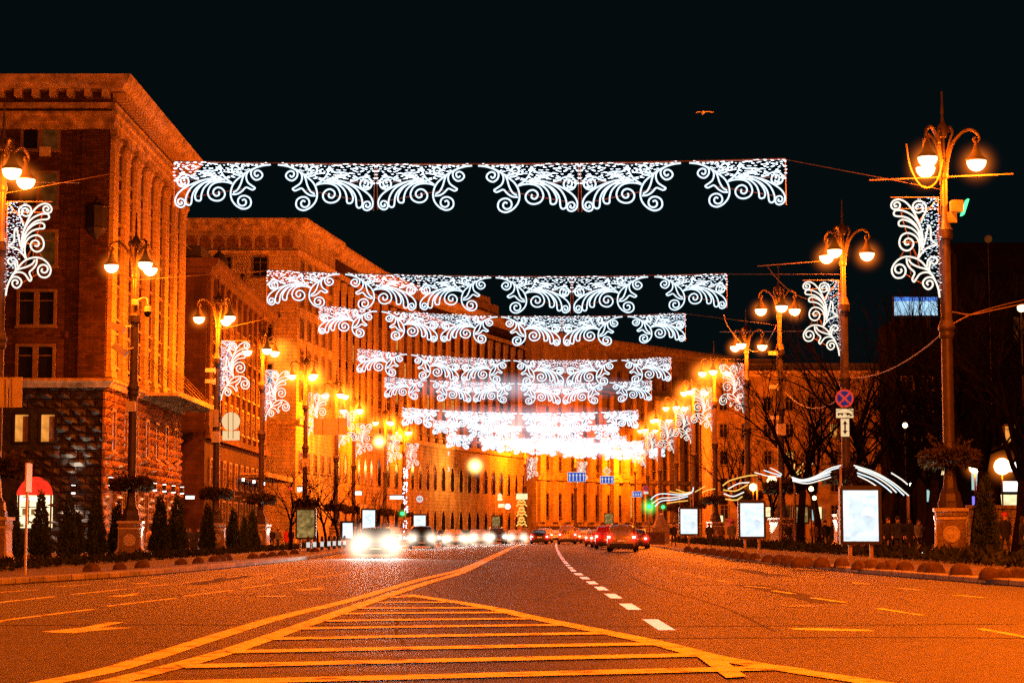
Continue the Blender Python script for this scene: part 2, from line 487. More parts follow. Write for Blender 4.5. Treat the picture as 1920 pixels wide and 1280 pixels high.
# asphalt: grain, tar patches, polished wheel tracks
def asphalt():
    m, N, L, b = newmat('asphalt')
    tc = N.new('ShaderNodeTexCoord')
    n1 = N.new('ShaderNodeTexNoise'); n1.inputs['Scale'].default_value = .22; n1.inputs['Detail'].default_value = 6
    mp = N.new('ShaderNodeMapping'); mp.inputs['Scale'].default_value = (1.6, .10, 1)
    L.new(tc.outputs['Object'], mp.inputs[0]); L.new(mp.outputs[0], n1.inputs['Vector'])
    r1 = N.new('ShaderNodeValToRGB')
    r1.color_ramp.elements[0].position = .3; r1.color_ramp.elements[0].color = (.015, .012, .009, 1)
    r1.color_ramp.elements[1].position = .7; r1.color_ramp.elements[1].color = (.062, .049, .035, 1)
    L.new(n1.outputs['Fac'], r1.inputs['Fac'])
    n2 = N.new('ShaderNodeTexNoise'); n2.inputs['Scale'].default_value = 14; n2.inputs['Detail'].default_value = 8; n2.inputs['Roughness'].default_value = .8
    L.new(tc.outputs['Object'], n2.inputs['Vector'])
    mr = N.new('ShaderNodeMapRange'); mr.inputs['From Min'].default_value = .3; mr.inputs['From Max'].default_value = .7
    mr.inputs['To Min'].default_value = .45; mr.inputs['To Max'].default_value = 1.55
    L.new(n2.outputs['Fac'], mr.inputs['Value'])
    mx = N.new('ShaderNodeMix'); mx.data_type = 'RGBA'; mx.blend_type = 'MULTIPLY'; mx.inputs['Factor'].default_value = 1
    L.new(r1.outputs['Color'], mx.inputs['A']); L.new(mr.outputs[0], mx.inputs['B'])
    n3 = N.new('ShaderNodeTexNoise'); n3.inputs['Scale'].default_value = 12; n3.inputs['Detail'].default_value = 6; n3.inputs['Roughness'].default_value = .75
    mp3 = N.new('ShaderNodeMapping'); mp3.inputs['Scale'].default_value = (1, .14, 1)
    L.new(tc.outputs['Object'], mp3.inputs[0]); L.new(mp3.outputs[0], n3.inputs['Vector'])
    mr3 = N.new('ShaderNodeMapRange'); mr3.inputs['From Min'].default_value = .32; mr3.inputs['From Max'].default_value = .68; mr3.inputs['To Min'].default_value = .35; mr3.inputs['To Max'].default_value = 1.75
    L.new(n3.outputs['Fac'], mr3.inputs['Value'])
    mm = N.new('ShaderNodeMath'); mm.operation = 'MULTIPLY'; L.new(mr.outputs[0], mm.inputs[0]); L.new(mr3.outputs[0], mm.inputs[1])
    L.new(mm.outputs[0], mx.inputs['B'])
    # cracks
    vo = N.new('ShaderNodeTexVoronoi'); vo.feature = 'DISTANCE_TO_EDGE'; vo.inputs['Scale'].default_value = .16
    nd = N.new('ShaderNodeTexNoise'); nd.inputs['Scale'].default_value = .5; nd.inputs['Detail'].default_value = 8
    L.new(tc.outputs['Object'], nd.inputs['Vector'])
    va = N.new('ShaderNodeMix'); va.data_type = 'RGBA'; va.blend_type = 'ADD'; va.inputs['Factor'].default_value = 3.0
    L.new(tc.outputs['Object'], va.inputs['A']); L.new(nd.outputs['Color'], va.inputs['B'])
    L.new(va.outputs['Result'], vo.inputs['Vector'])
    cm = N.new('ShaderNodeMapRange'); cm.inputs['From Min'].default_value = 0.0; cm.inputs['From Max'].default_value = .022
    cm.inputs['To Min'].default_value = .35; cm.inputs['To Max'].default_value = 1.0
    L.new(vo.outputs['Distance'], cm.inputs['Value'])
    m2 = N.new('ShaderNodeMix'); m2.data_type = 'RGBA'; m2.blend_type = 'MULTIPLY'; m2.inputs['Factor'].default_value = 1
    L.new(mx.outputs['Result'], m2.inputs['A']); L.new(cm.outputs[0], m2.inputs['B'])
    L.new(m2.outputs['Result'], b.inputs['Base Color'])
    rr = N.new('ShaderNodeMapRange'); rr.inputs['To Min'].default_value = .50; rr.inputs['To Max'].default_value = .72; b.inputs['Specular IOR Level'].default_value = .085
    L.new(n1.outputs['Fac'], rr.inputs['Value']); L.new(rr.outputs[0], b.inputs['Roughness'])
    bp = N.new('ShaderNodeBump'); bp.inputs['Strength'].default_value = .8; bp.inputs['Distance'].default_value = .012
    L.new(n2.outputs['Fac'], bp.inputs['Height']); L.new(bp.outputs['Normal'], b.inputs['Normal'])
    return m
M['asphalt'] = asphalt()
M['paving'] = mat('pavement_slabs', (.10, .075, .058), .9, var=.45, scale=1.1, bump=.3, bscale=8)
M['soil'] = mat('ground_soil', (.07, .055, .04), .95, var=.3, scale=.5)

g = MB(); g.add([(-3000, -300, -.6), (3000, -300, -.6), (3000, 5000, -.6), (-3000, 5000, -.6)], [(0, 1, 2, 3)])
struct(g, 'ground', 'soil')
g = MB()
EL = cr([(x, y, 0) for x, y in LEFT_EDGE], 6); ER = cr([(x, y, 0) for x, y in RIGHT_EDGE], 6)
n = len(EL)
g.add([(p.x - .15, p.y, 0) for p in EL] + [(p.x + .15, p.y, 0) for p in ER], [(i, n + i, n + i + 1, i + 1) for i in range(n - 1)])
struct(g, 'road', 'asphalt')
# pavements: the left one falls gently towards the buildings
g = MB()
a = [(p.x - .42, p.y, .149) for p in EL]; b_ = [(p.x - 9, p.y + (4 if p.y > 300 else 0), -.22) for p in EL]; c_ = [(p.x - 75, p.y + (60 if p.y > 300 else 0), -.22) for p in EL]
g.add(a + b_ + c_, [(i, i + 1, n + i + 1, n + i) for i in range(n - 1)] + [(n + i, n + i + 1, 2 * n + i + 1, 2 * n + i) for i in range(n - 1)])
struct(g, 'left_pavement', 'paving')
g = MB()
a = [(p.x + .42, p.y, .149) for p in ER]; b_ = [(p.x + 95, p.y - (60 if p.y > 300 else 0), .149) for p in ER]
g.add(a + b_, [(i, n + i, n + i + 1, i + 1) for i in range(n - 1)])
struct(g, 'right_pavement', 'paving')
KP = [(0, -.3), (0, .13), (.02, .152), (.45, .152), (.45, -.3)]
g = MB(); g.sweep([(p.x, p.y) for p in EL], KP, side=-1); struct(g, 'left_kerb', 'kerb')
g = MB(); g.sweep([(p.x, p.y) for p in ER], KP, side=1); struct(g, 'right_kerb', 'kerb')

def ribbon(g, px, w, z=.004, m=4, raw=False):
    P = cr([gnd(*p) for p in px] if not raw else px, m)
    vs = []
    for i, p in enumerate(P):
        d = (P[min(i + 1, len(P) - 1)] - P[max(0, i - 1)]).normalized()
        nn = Vector((-d.y, d.x, 0)) * (w / 2)
        vs += [(p.x + nn.x, p.y + nn.y, z), (p.x - nn.x, p.y - nn.y, z)]
    g.add(vs, [(2 * i, 2 * i + 1, 2 * i + 3, 2 * i + 2) for i in range(len(P) - 1)])

def quadpx(g, pts, z=.004):
    g.add([(*gnd(*p).xy, z) for p in pts], [tuple(range(len(pts)))])

L1 = [(80, 1281), (219, 1252), (365, 1206), (419, 1189), (525, 1157), (656, 1125), (734, 1102), (796, 1084), (859, 1069), (906, 1050), (952, 1029), (985, 1016.5), (998, 1010)]
L2 = [(200, 1281), (328, 1249), (437, 1218), (547, 1180), (620, 1154), (693, 1128), (749, 1109), (815, 1088), (865, 1073), (910, 1052), (954, 1030.5)]
g = MB(); ribbon(g, [(-230, 1345)] + L1, .27); struct(g, 'road_marking_centre_line', 'paint')
g = MB(); ribbon(g, [(-90, 1350)] + L2, .27, z=.0065); struct(g, 'road_marking_second_line', 'paint')
EDGE = [(764, 1115), (905, 1137), (1000, 1158), (1220, 1203), (1330, 1231), (1490, 1258), (1640, 1281), (1980, 1340)]
g = MB(); ribbon(g, EDGE, .30, z=.009)
struct(g, 'road_marking_hatch_edge', 'paint')
bars = [((722, 1120), (785, 1119)), ((712, 1130), (835, 1129.5)), ((668, 1140.5), (905, 1140)), ((640, 1151), (955, 1148.5)), ((608, 1164.5), (1000, 1160)), ((553, 1179), (1055, 1172)),
        ((505, 1198.5), (1142, 1187.5)), ((428, 1223), (1232, 1207.5)), ((338, 1250.5), (1335, 1228)), ((210, 1285), (1492, 1252.5))]
g = MB()
for i, (p, q) in enumerate(bars):
    ribbon(g, [p, ((p[0] + q[0]) / 2, (p[1] + q[1]) / 2 - .4), q], .52, z=.0115)
quadpx(g, [(1303, 1229), (1345, 1229), (1400, 1270), (1362, 1273)], z=.014)
struct(g, 'road_marking_hatching', 'paint')
# white lane dashes on the right carriageway
g = MB()
DASH = [(1.97, y0, y1) for y0, y1 in ((25.3, 28.4), (31.9, 34.6), (37.4, 40.1), (42.6, 45.3), (47.6, 50.2), (52.6, 55.2), (57.6, 60.2))]
for x, y0, y1 in DASH: g.add([(x - .11, y0, .004), (x + .11, y0, .004), (x + .11, y1, .004), (x - .11, y1, .004)], [(0, 1, 2, 3)])
y = 62.8
def lanex(y): return 1.95 + max(0, y - 60) ** 1.25 * .0052
while y < 215:
    l = 2.6 if int(y / 5.2) % 3 else 3.4
    ribbon(g, [Vector((lanex(t), t, 0)) for t in (y, y + l / 2, y + l)], .16, raw=True)
    y += 5.2
struct(g, 'lane_dashes_white', 'paintw')
g = MB()
for p, q in [((1836, 1178), (1935, 1196)), ((1646, 1140), (1727, 1153)), ((1522, 1120), (1584, 1129)), ((1450, 1107), (1488, 1112.5)), ((1395, 1098), (1446, 1102.5)), ((1344, 1087.5), (1368, 1090.5)), ((1308, 1080), (1326, 1083)), ((1280, 1074.5), (1296, 1076.5)), ((1256, 1069), (1271, 1071)),
             ((1789, 1115), (1847, 1120)), ((1685, 1102), (1727, 1106)), ((1597, 1091.5), (1632, 1095)), ((1440, 1073), (1462, 1075)), ((1500, 1080), (1545, 1083)), ((1225, 1063), (1236, 1064.5)), ((1196, 1056), (1206, 1057.5)), ((1165, 1048), (1175, 1049.5)), ((1385, 1065), (1400, 1066))]:
    ribbon(g, [p, ((p[0] + q[0]) / 2, (p[1] + q[1]) / 2), q], .13)
struct(g, 'lane_dashes_right', 'paint')
g = MB()
for p, q in [((-160, 1197), (0, 1164)), ((0, 1163.5), (175, 1141.5)), ((200, 1136), (330, 1121)), ((344, 1117.5), (437, 1106)), ((450, 1103), (515, 1094.5)), ((525, 1093), (580, 1085)), ((583, 1083), (630, 1077)), ((636, 1076), (655, 1073)), ((664, 1071), (690, 1067)), ((-140, 1144), (0, 1129)), ((0, 1129), (102, 1118)), ((135, 1114), (235, 1104)),
             ((251, 1101), (328, 1094)), ((343, 1093), (397, 1086)), ((422, 1083), (446, 1080)), ((480, 1077), (500, 1074)), ((530, 1070), (548, 1068)), ((0, 1110), (70, 1105)), ((100, 1100), (168, 1095)), ((205, 1091), (240, 1088)), ((284, 1084), (312, 1081)), ((590, 1063), (608, 1060)), ((628, 1057), (640, 1056))]:
    ribbon(g, [p, ((p[0] + q[0]) / 2, (p[1] + q[1]) / 2), q], .14)
struct(g, 'lane_dashes_left', 'paint')
ARW = [(78, 1184), (106, 1181), (150, 1177), (204, 1166), (234, 1166), (187, 1176), (252, 1176.5), (204, 1180), (140, 1186.5), (100, 1186)]
def arrowat(cx, cy, k, ky):
    return [(cx + (x - 165) * k, cy + (y - 1176) * ky) for x, y in ARW]
for nm, pts in (('turn_arrow_marking', ARW), ('turn_arrow_marking', arrowat(237, 1115, .42, .28)), ('turn_arrow_marking', arrowat(585, 1103.5, .42, .26)), ('turn_arrow_marking', arrowat(268, 1092.5, .26, .16)), ('turn_arrow_marking', arrowat(500, 1083.5, .24, .14))):
    g = MB(); quadpx(g, pts); struct(g, nm, 'paint')
g = MB()
g.add([(*gnd(x, y).xy, .003) for x, y in ((1478, 1177), (1540, 1177), (1628, 1180), (1640, 1183), (1560, 1182), (1490, 1180))], [(0, 1, 2, 3, 4, 5)])
struct(g, 'road_marking_worn_strip', 'paint')

M['patch'] = mat('dark_tar_patch', (.034, .027, .020), .8, var=.6, scale=5, detail=10, bump=.4, bscale=30, spec=.12)
g = MB()
for cx, cy, w, l in ((5.6, 41, .5, 12), (-7.6, 52, .6, 9), (7.6, 62, .6, 12)):
    k = [(-w / 2 + random.uniform(-.12, .12), -l / 2), (w / 2, -l / 2 + random.uniform(-.3, .3)), (w / 2 + random.uniform(-.15, .15), 0), (w / 2, l / 2), (-w / 2 + random.uniform(-.15, .15), l / 2 + random.uniform(-.3, .3)), (-w / 2, .2)]
    g.add([(cx + a, cy + b, .0022) for a, b in k], [tuple(range(6))])
struct(g, 'road_patches', 'patch')
g = MB()
for pts in ([(-9.5, 26.3), (-4, 26.8), (1, 26.2), (6.8, 27.0)], [(.4, 23.2), (4.4, 23.6), (6.2, 23.3)], [(-8, 39.5), (-3.2, 39.2)], [(1.6, 46.2), (7, 46.8), (9.6, 46.5)], [(-1.1, 21), (-1.6, 28), (-1.3, 37), (-2.1, 50), (-1.8, 70)], [(3.3, 25), (3.5, 34), (3.2, 48), (3.6, 70)]):
    ribbon(g, [Vector((x, y, 0)) for x, y in pts], .09 if abs(pts[0][1] - pts[-1][1]) < 2 else .035, z=.0031, raw=True)
struct(g, 'road_seams', 'patch')
mh = MB(); 
for r0, r1, z in ((.0, .30, .006), (.31, .36, .008)):
    n_ = 22
    vs = [((r0 if k < n_ else r1) * math.cos(2 * PI * k / n_), (r0 if k < n_ else r1) * math.sin(2 * PI * k / n_), z) for k in range(2 * n_)]
    mh.add(vs, [(k, (k + 1) % n_, n_ + (k + 1) % n_, n_ + k) for k in range(n_)])
MH = mh.build('manhole_cover', mat('worn_manhole_iron', (.10, .085, .07), .45, metal=.5, var=.5, scale=12)); tag(MH, 'x', 'manhole cover'); used = []
for i, (x, y, lab) in enumerate(((4.9, 33.5, 'iron manhole cover in the right carriageway nearest the camera'), (-4.6, 38.5, 'iron manhole cover in the left carriageway beside the big arrow'), (7.3, 52, 'iron manhole cover farther along the right lanes'), (-6.9, 66, 'iron manhole cover far along the left lanes'))):
    place(MH, used, (x, y, .0), 0, lab, 'manhole covers in the road')

# ---------------------------------------------------------------- buildings
def window_proto(w, h, fr='winframe', pane='glass', mull=True, sill=True, trans=True):
    """a window as (frame mesh, pane mesh); local x along the wall, y outwards, z up from the sill"""
    a = MB(); t = .09
    a.box(-w / 2 - .12, -w / 2 + t, 0, .14, -.05, h + .12); a.box(w / 2 - t, w / 2 + .12, 0, .14, -.05, h + .12)
    a.box(-w / 2 + t, w / 2 - t, 0, .14, h - t, h + .12); a.box(-w / 2 + t, w / 2 - t, 0, .13, -.05, t)
    if mull: a.box(-.04, .04, .0, .11, t, h - t)
    if trans:
        a.box(-w / 2 + t, -.04 if mull else w / 2 - t, 0, .11, h * .7, h * .7 + .07)
        if mull: a.box(.04, w / 2 - t, 0, .11, h * .7, h * .7 + .07)
    if sill: a.box(-w / 2 - .2, w / 2 + .2, 0, .24, -.18, -.052)
    f = a.build('window', fr)
    p = MB(); p.add([(-w / 2 + t, .055, t), (w / 2 - t, .055, t), (w / 2 - t, .055, h - t), (-w / 2 + t, .055, h - t)], [(0, 1, 2, 3)])
    q = p.build('pane', pane)
    fm, pm = f.data, q.data
    bpy.data.objects.remove(f); bpy.data.objects.remove(q)
    return fm, pm

def put_window(root, fr, n, s, z, meshes, pane=None, t=0.0, name='window'):
    fm, pm = meshes
    o = bpy.data.objects.new(name, fm); COL.objects.link(o); o.parent = root
    o.location = Vector(fr(s, t, z)) - org(root)
    o.rotation_euler = (0, 0, math.atan2(n[1], n[0]) - PI / 2)
    p = bpy.data.objects.new('pane', pm); COL.objects.link(p); p.parent = o
    if pane:
        p.material_slots[0].link = 'OBJECT'; p.material_slots[0].material = M[pane]
    return o

def share(mb, name, m):
    o = mb.build(name, m); me = o.data; bpy.data.objects.remove(o); return me

def put(root, name, me, fr, n, s, t, z):
    o = bpy.data.objects.new(name, me); COL.objects.link(o); o.parent = root
    o.location = Vector(fr(s, t, z)) - org(root)
    o.rotation_euler = (0, 0, math.atan2(n[1], n[0]) - PI / 2)
    return o

def cornice_prof(z, out, h):
    return [(-.1, z - h), (out * .35, z - h), (out * .45, z - h * .62), (out * .8, z - h * .55), (out * .95, z - h * .3), (out, z - h * .12), (out, z), (-.1, z)]

def rough_blocks(g, fr, s0, s1, z0, z1, bw, bh, depth, holes=(), jit=.16, mi=0):
    z = z0; row = 0
    while z < z1 - .05:
        hh = min(bh, z1 - z)
        s = s0 - (bw / 2 if row % 2 else 0)
        while s < s1 - .05:
            a, b = max(s, s0), min(s + bw, s1)
            s += bw
            if b - a < .15: continue
            cx, cz = (a + b) / 2, z + hh / 2
            if any(h[0] - .2 < cx < h[1] + .2 and h[2] - .2 < cz < h[3] + .1 for h in holes): continue
            e = .035
            nx, nz = 4, 3
            vs = []; fs = []
            dd = depth * random.uniform(.6, 1.5)
            for j in range(nz):
                for i in range(nx):
                    edge = i in (0, nx - 1) or j in (0, nz - 1)
                    u = a + e + (b - a - 2 * e) * i / (nx - 1) + (0 if edge else random.uniform(-.06, .06))
                    w = z + e + (hh - 2 * e) * j / (nz - 1) + (0 if edge else random.uniform(-.05, .05))
                    tt = dd * (.35 if edge else 1) + random.uniform(-jit, jit) * (.35 if edge else 1)
                    vs.append(fr(u, max(tt, .02), w))
            for j in range(nz - 1):
                for i in range(nx - 1):
                    fs.append((j * nx + i, j * nx + i + 1, (j + 1) * nx + i + 1, (j + 1) * nx + i))
            k = len(vs)
            vs += [fr(a + e, -.05, z + e), fr(b - e, -.05, z + e), fr(b - e, -.05, z + hh - e), fr(a + e, -.05, z + hh - e)]
            for i in range(nx - 1):
                fs.append((i, i + 1, k + 1, k) if i == 0 else (i, i + 1, k + 1))
                q = (nz - 1) * nx
                fs.append((q + i, q + i + 1, k + 2, k + 3) if i == 0 else (q + i, q + i + 1, k + 2))
            for j in range(nz - 1):
                fs.append((j * nx, (j + 1) * nx, k + 3, k) if j == 0 else (j * nx, (j + 1) * nx, k + 3))
                q = nx - 1
                fs.append((j * nx + q, (j + 1) * nx + q, k + 2, k + 1) if j == 0 else (j * nx + q, (j + 1) * nx + q, k + 2))
            g.add(vs, fs, mi)
        z += bh; row += 1

ZL = -.22
# ---- the near corner building: brick flank facing us, colonnaded front along the street
CX, CY, CEND = -30.0, 145.0, 178.0
B1 = thing('corner_building', 'tall corner building with lit pilasters, deep cornice and dark rough stone base', 'building', (CX, CY, ZL))
ZB, ZCB, ZCT, ZT = 12.35, 12.6, 31.1, 34.9
nS, nF = (1, 0), (0, -1)
frS = lambda s, t, z: (CX + t, CY + s, z)            # street front, s away from us
frF = lambda s, t, z: (CX - s, CY - t, z)            # flank facing us, s to the left
g = MB()
g.box(-62, CX, CY, CEND, ZB, ZT - .4, 0)
g.build('wall', 'brick', B1)
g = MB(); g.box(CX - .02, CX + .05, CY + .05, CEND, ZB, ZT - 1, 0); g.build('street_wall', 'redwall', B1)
# base
hS = [(2.2 + 4.55 * i, 3.5 + 4.55 * i, 7.2, 10.4) for i in range(7)] + [(1.9 + 4.55 * i, 3.8 + 4.55 * i, ZL, 4.4) for i in range(7)]
hF = [(6.35, 9.35, 1.2, 5.6), (2.6 + 1.55, 4.3 + 1.55, 7.6, 10.1), (6.4, 8.1, 7.6, 10.1), (12, 15, 1.2, 5.6)]
g = MB(); g.box(-62, CX, CY + .1, CEND - .1, ZL, ZB - .05, 0); g.build('base_wall', 'blackgranite', B1)
g = MB(); rough_blocks(g, frS, -.35, CEND - CY, ZL, ZB - .5, 1.15, .62, .34, hS, .2); g.build('rusticated_base', 'granite', B1)
g = MB(); rough_blocks(g, frF, .0, 26, ZL, ZB - .5, 1.25, .62, .26, hF, .16); g.build('rusticated_flank', 'blackgranite', B1)
g = MB(); g.sweep([(-62, CY), (CX, CY), (CX, CEND)], [(-.1, ZB - .55), (.45, ZB - .55), (.6, ZB - .2), (.75, ZB - .1), (.75, ZB + .12), (-.1, ZB + .12)]); g.build('base_ledge', 'trim', B1)
# cornice, frieze, dentils
g = MB()
g.sweep([(-62, CY), (CX, CY), (CX, CEND)], [(-.1, ZT - .95), (1.15, ZT - .95), (1.25, ZT - .7), (1.55, ZT - .55), (1.75, ZT - .15), (1.85, ZT), (-.1, ZT)])
g.sweep([(-62, CY), (CX, CY), (CX, CEND)], [(-.1, ZT - 2.25), (.35, ZT - 2.25), (.5, ZT - 1.85), (-.1, ZT - 1.85)])
g.build('cornice', 'trim', B1)
g = MB()
g.sweep([(-62, CY), (CX, CY), (CX, CEND)], [(-.1, ZCT - .02), (.42, ZCT - .02), (.42, ZCT + .45), (.52, ZCT + .5), (.52, ZCT + .95), (.7, ZCT + 1.05), (.7, ZCT + 1.25), (-.1, ZCT + 1.25)])
g.build('architrave', 'trim', B1)
d = MB(); d.box(-.22, .22, .0, 1.05, 0, .55); dm = share(d, 'modillion', 'trim')
for i in range(33): put(B1, 'modillion', dm, frS, nS, .6 + i * .98, .1, ZT - 1.52)
for i in range(14): put(B1, 'modillion', dm, frF, nF, .2 + i * 1.3, .1, ZT - 1.52)
# arched niches in the flank frieze
d = MB()
pts = [(-.42, 0), (.42, 0)] + [(.42 * math.cos(a), .45 + .42 * math.sin(a)) for a in [i * PI / 8 for i in range(9)]]
d.add([(x, .055, z) for x, z in pts], [tuple(range(len(pts)))]); dm = share(d, 'niche', 'blackgranite')
for i in range(7): put(B1, 'niche', dm, frF, nF, 3.0 + 1.5 * i, .0, ZT - 1.75 - 1.35)
# pilasters with carved capitals
p = MB(); H = ZCT - ZCB
p.box(-.85, .85, 0, .34, .9, H - 1.7); p.box(-1.0, 1.0, 0, .46, 0, .5); p.box(-.92, .92, 0, .40, .5, .9)
cp = MB()
cp.box(-1.0, 1.0, 0, .5, H - .35, H); cp.box(-.9, .9, 0, .40, H - 1.72, H - 1.5)
for i in range(5):
    x = -.75 + i * .375
    cp.lathe([(.13, H - 1.5), (.2, H - 1.1), (.3, H - .75), (.2, H - .4), (.12, H - .35)], 7, (x, .24, 0))
cp.lathe([(.05, H - .95), (.3, H - .8), (.3, H - .5), (.05, H - .37)], 8, (-.8, .32, 0)); cp.lathe([(.05, H - .95), (.3, H - .8), (.3, H - .5), (.05, H - .37)], 8, (.8, .32, 0))
cp.box(-.86, .86, .02, .22, H - 1.5, H - .35)
pm = share(p, 'pilaster', 'stone2'); cm = share(cp, 'capital', 'trim')
for i in range(8):
    s = .95 + 4.4 * i
    o = put(B1, 'pilaster', pm, frS, nS, s, .05, ZCB)
    c = bpy.data.objects.new('capital', cm); COL.objects.link(c); c.parent = o
# windows between the pilasters
W1 = window_proto(1.7, 2.5)
for i in range(7):
    for r, z in enumerate((13.6, 17.2, 20.9, 24.5, 28.1)):
        put_window(B1, frS, nS, 3.15 + 4.4 * i, z, W1, t=.05)
WT = window_proto(1.2, 3.0, mull=False)
for i in range(7):
    put_window(B1, frS, nS, 2.85 + 4.55 * i, 7.3, WT, t=.06)
    put_window(B1, frS, nS, 2.85 + 4.55 * i, .3, window_proto(1.7, 4.0) if i == 0 else WG, t=.06, name='shop_door', pane='windim' if i % 3 == 1 else None) if i else None
    if i == 0: WG = window_proto(1.7, 4.0)
# flank windows: pairs beside a brick pier
g = MB()
for s0, s1, tt in ((0, 2.0, .25), (9.9, 12.0, .2)):
    g.fbox(frF, s0, s1, -.1, tt, ZB + .13, ZCT - .03)
for z in (14.0, 17.9, 22.4, 26.7, 30.2): g.fbox(frF, 2.0, 3.0, .0, .08, z - 2.4, z - 1.9)
g.build('brick_pier', 'brick', B1)
WF = window_proto(1.25, 2.6, mull=False)
for r, (ya, yb) in enumerate(((218, 283), (330, 390), (430, 500), (545, 612), (655, 715))):
    z0 = at(70, yb, CY).z; z1 = at(70, ya, CY).z
    for k, px in enumerate((55, 92, -20)):
        s = CX - at(px, 400, CY).x
        put_window(B1, frF, nF, s, z0 + .05, WF, t=.06, pane='windim' if (r, k) in ((1, 1), (2, 1), (0, 1)) else None)
# curtain of warm light inside two of the flank windows
WL = window_proto(1.15, 2.15, mull=False, trans=False, sill=False, fr='black')
for px in (42, 91):
    put_window(B1, frF, nF, CX - at(px, 800, CY).x, at(px, 830, CY).z, WL, pane='winlit', t=.12, name='lit_window')
for px0, px1 in ((42, 56), (91.5, 105)):
    a, b = at(px0, 829, CY - .2), at(px1, 780, CY - .2)
    g = MB(); g.box(a.x, b.x, CY - .215, CY - .19, a.z, b.z); g.build('curtain', 'winframe', B1)
# arched shop window with glowing red awning
sh = MB(); a = at(31, 989, CY - .3); b = at(99, 928, CY - .3)
x0, x1, z0, z1 = a.x, b.x, a.z, b.z
mid = (x0 + x1) / 2; rad = (x1 - x0) / 2
zt = at(65, 893, CY - .3).z
arc = [(mid + rad * math.cos(t), z1 + (zt - z1) * math.sin(t)) for t in [i * PI / 14 for i in range(15)]]
g = MB(); g.add([(x0, CY - .26, z0), (x1, CY - .26, z0), (x1, CY - .26, z1), (x0, CY - .26, z1)], [(0, 1, 2, 3)])
SW = g.build('shop_window', 'kiosk', B1)
g = MB()
for (u0, u1, v0, v1) in ((.02, .07, 0, 1), (.93, .98, 0, 1), (.32, .35, .1, .95), (.62, .65, .1, .95), (.1, .9, .62, .65), (.1, .9, .36, .385)):
    g.box(x0 + (x1 - x0) * u0, x0 + (x1 - x0) * u1, CY - .36, CY - .28, z0 + (z1 - z0) * v0, z0 + (z1 - z0) * v1)
g.build('glazing_bar', 'winframe', SW)
for mm, L_ in (('shopred', ((.42, .55, .02, .14), (.46, .56, .18, .24), (.80, .88, .44, .5))), ('shopbrown', ((.15, .25, .4, .6), (.4, .5, .4, .58), (.7, .78, .66, .78), (.05, .2, .03, .12))), ('shopteal', ((.22, .3, .02, .09), (.75, .9, .02, .1), (.67, .75, .4, .52))), ('shopwhite', ((.08, .92, .86, .93),))):
    g = MB()
    for u0, u1, v0, v1 in L_:
        g.box(x0 + (x1 - x0) * u0, x0 + (x1 - x0) * u1, CY - .34, CY - .29, z0 + (z1 - z0) * v0, z0 + (z1 - z0) * v1)
    g.build('shop_goods', mm, SW)
g = MB(); k = len(arc)
g.add([(x, CY - .27, z) for x, z in arc] + [(mid + (x - mid) * .9, CY - 1.1, z1 + (z - z1) * .72) for x, z in arc], [(i, i + 1, k + i + 1, k + i) for i in range(k - 1)] + [tuple(range(k, 2 * k))])
g.build('awning', 'awning', SW)
# street canopy with its stays
g = MB(); ca, cb = 12.0, 33.5
for i in range(14):
    s = ca + (cb - ca) * i / 13
    g.fbox(frS, s - .06, s + .06, .76, 3.3, ZB - .30, ZB - .16)
g.fbox(frS, ca - .1, cb + .1, .78, 3.35, ZB - .14, ZB - .05); g.fbox(frS, ca - .1, cb + .1, 3.36, 3.5, ZB - .34, ZB + .06)
CAN = g.build('canopy', 'trim', B1)
for i in range(7):
    s = ca + 1.4 + 3.1 * i
    g = MB(); g.tube([frS(s, .1, ZB + 3.2), frS(s, 3.3, ZB)], .035, 5); g.build('stay', 'frame', CAN)
# dark hanging lantern on the corner
LN = MB(); lc = at(181, 412, CY - .8)
LN.lathe([(.05, 1.7), (.12, 1.45), (.1, 1.3), (.75, 1.05), (.85, .95), (.8, .9), (.78, -.6), (.85, -.65), (.55, -1.05), (.2, -1.3), (.05, -1.45)], 8, lc)
LN.box(lc.x - .06, lc.x + .06, lc.y, CY, lc.z + .95, lc.z + 1.1)
LN.build('corner_lantern', 'black', B1)
ac = MB(); ac.fbox(frF, 4.3, 5.1, .1, .5, 29.0, 29.7); ac.build('air_conditioner', 'signback', B1)
# wall lamps on the base, washing the stones up and down
WLAMPS = [frS(.15 + 4.5 * i, .55, 5.0) for i in range(8)]
wl = MB(); wl.box(-.16, .16, -.16, .12, -.3, .22); 
pw = thing('wall_lamp', 'x', 'wall lamp', (0, 0, 0))
wl.build('housing', 'black', pw)
g = MB(); g.box(-.13, .13, -.13, .1, -.37, -.302); g.box(-.13, .13, -.13, .1, .222, .25); g.build('lamp_glass', 'white_lamp', pw)
light('wall_wash', 'SPOT', (.18, 0, -.45), (1, .82, .6), 260, .05, pw, rot=(0, R(-12), 0), size=R(110))
light('wall_wash', 'SPOT', (.18, 0, .35), (1, .82, .6), 160, .05, pw, rot=(PI, R(12), 0), size=R(100))
used = []
for i, p in enumerate(WLAMPS):
    place(pw, used, p, 0, ORD[i] + ' small black wall lamp along the rough stone base of the corner building', 'wall lamps on the rough stone base')
fl = dup(pw, frF(2.0, .6, 4.4), -PI / 2, 'small black wall lamp on the dark stone flank beside the arched shop window')

for c in fl.children:
    if c.type == 'LIGHT': c.data = c.data.copy(); c.data.energy = 900
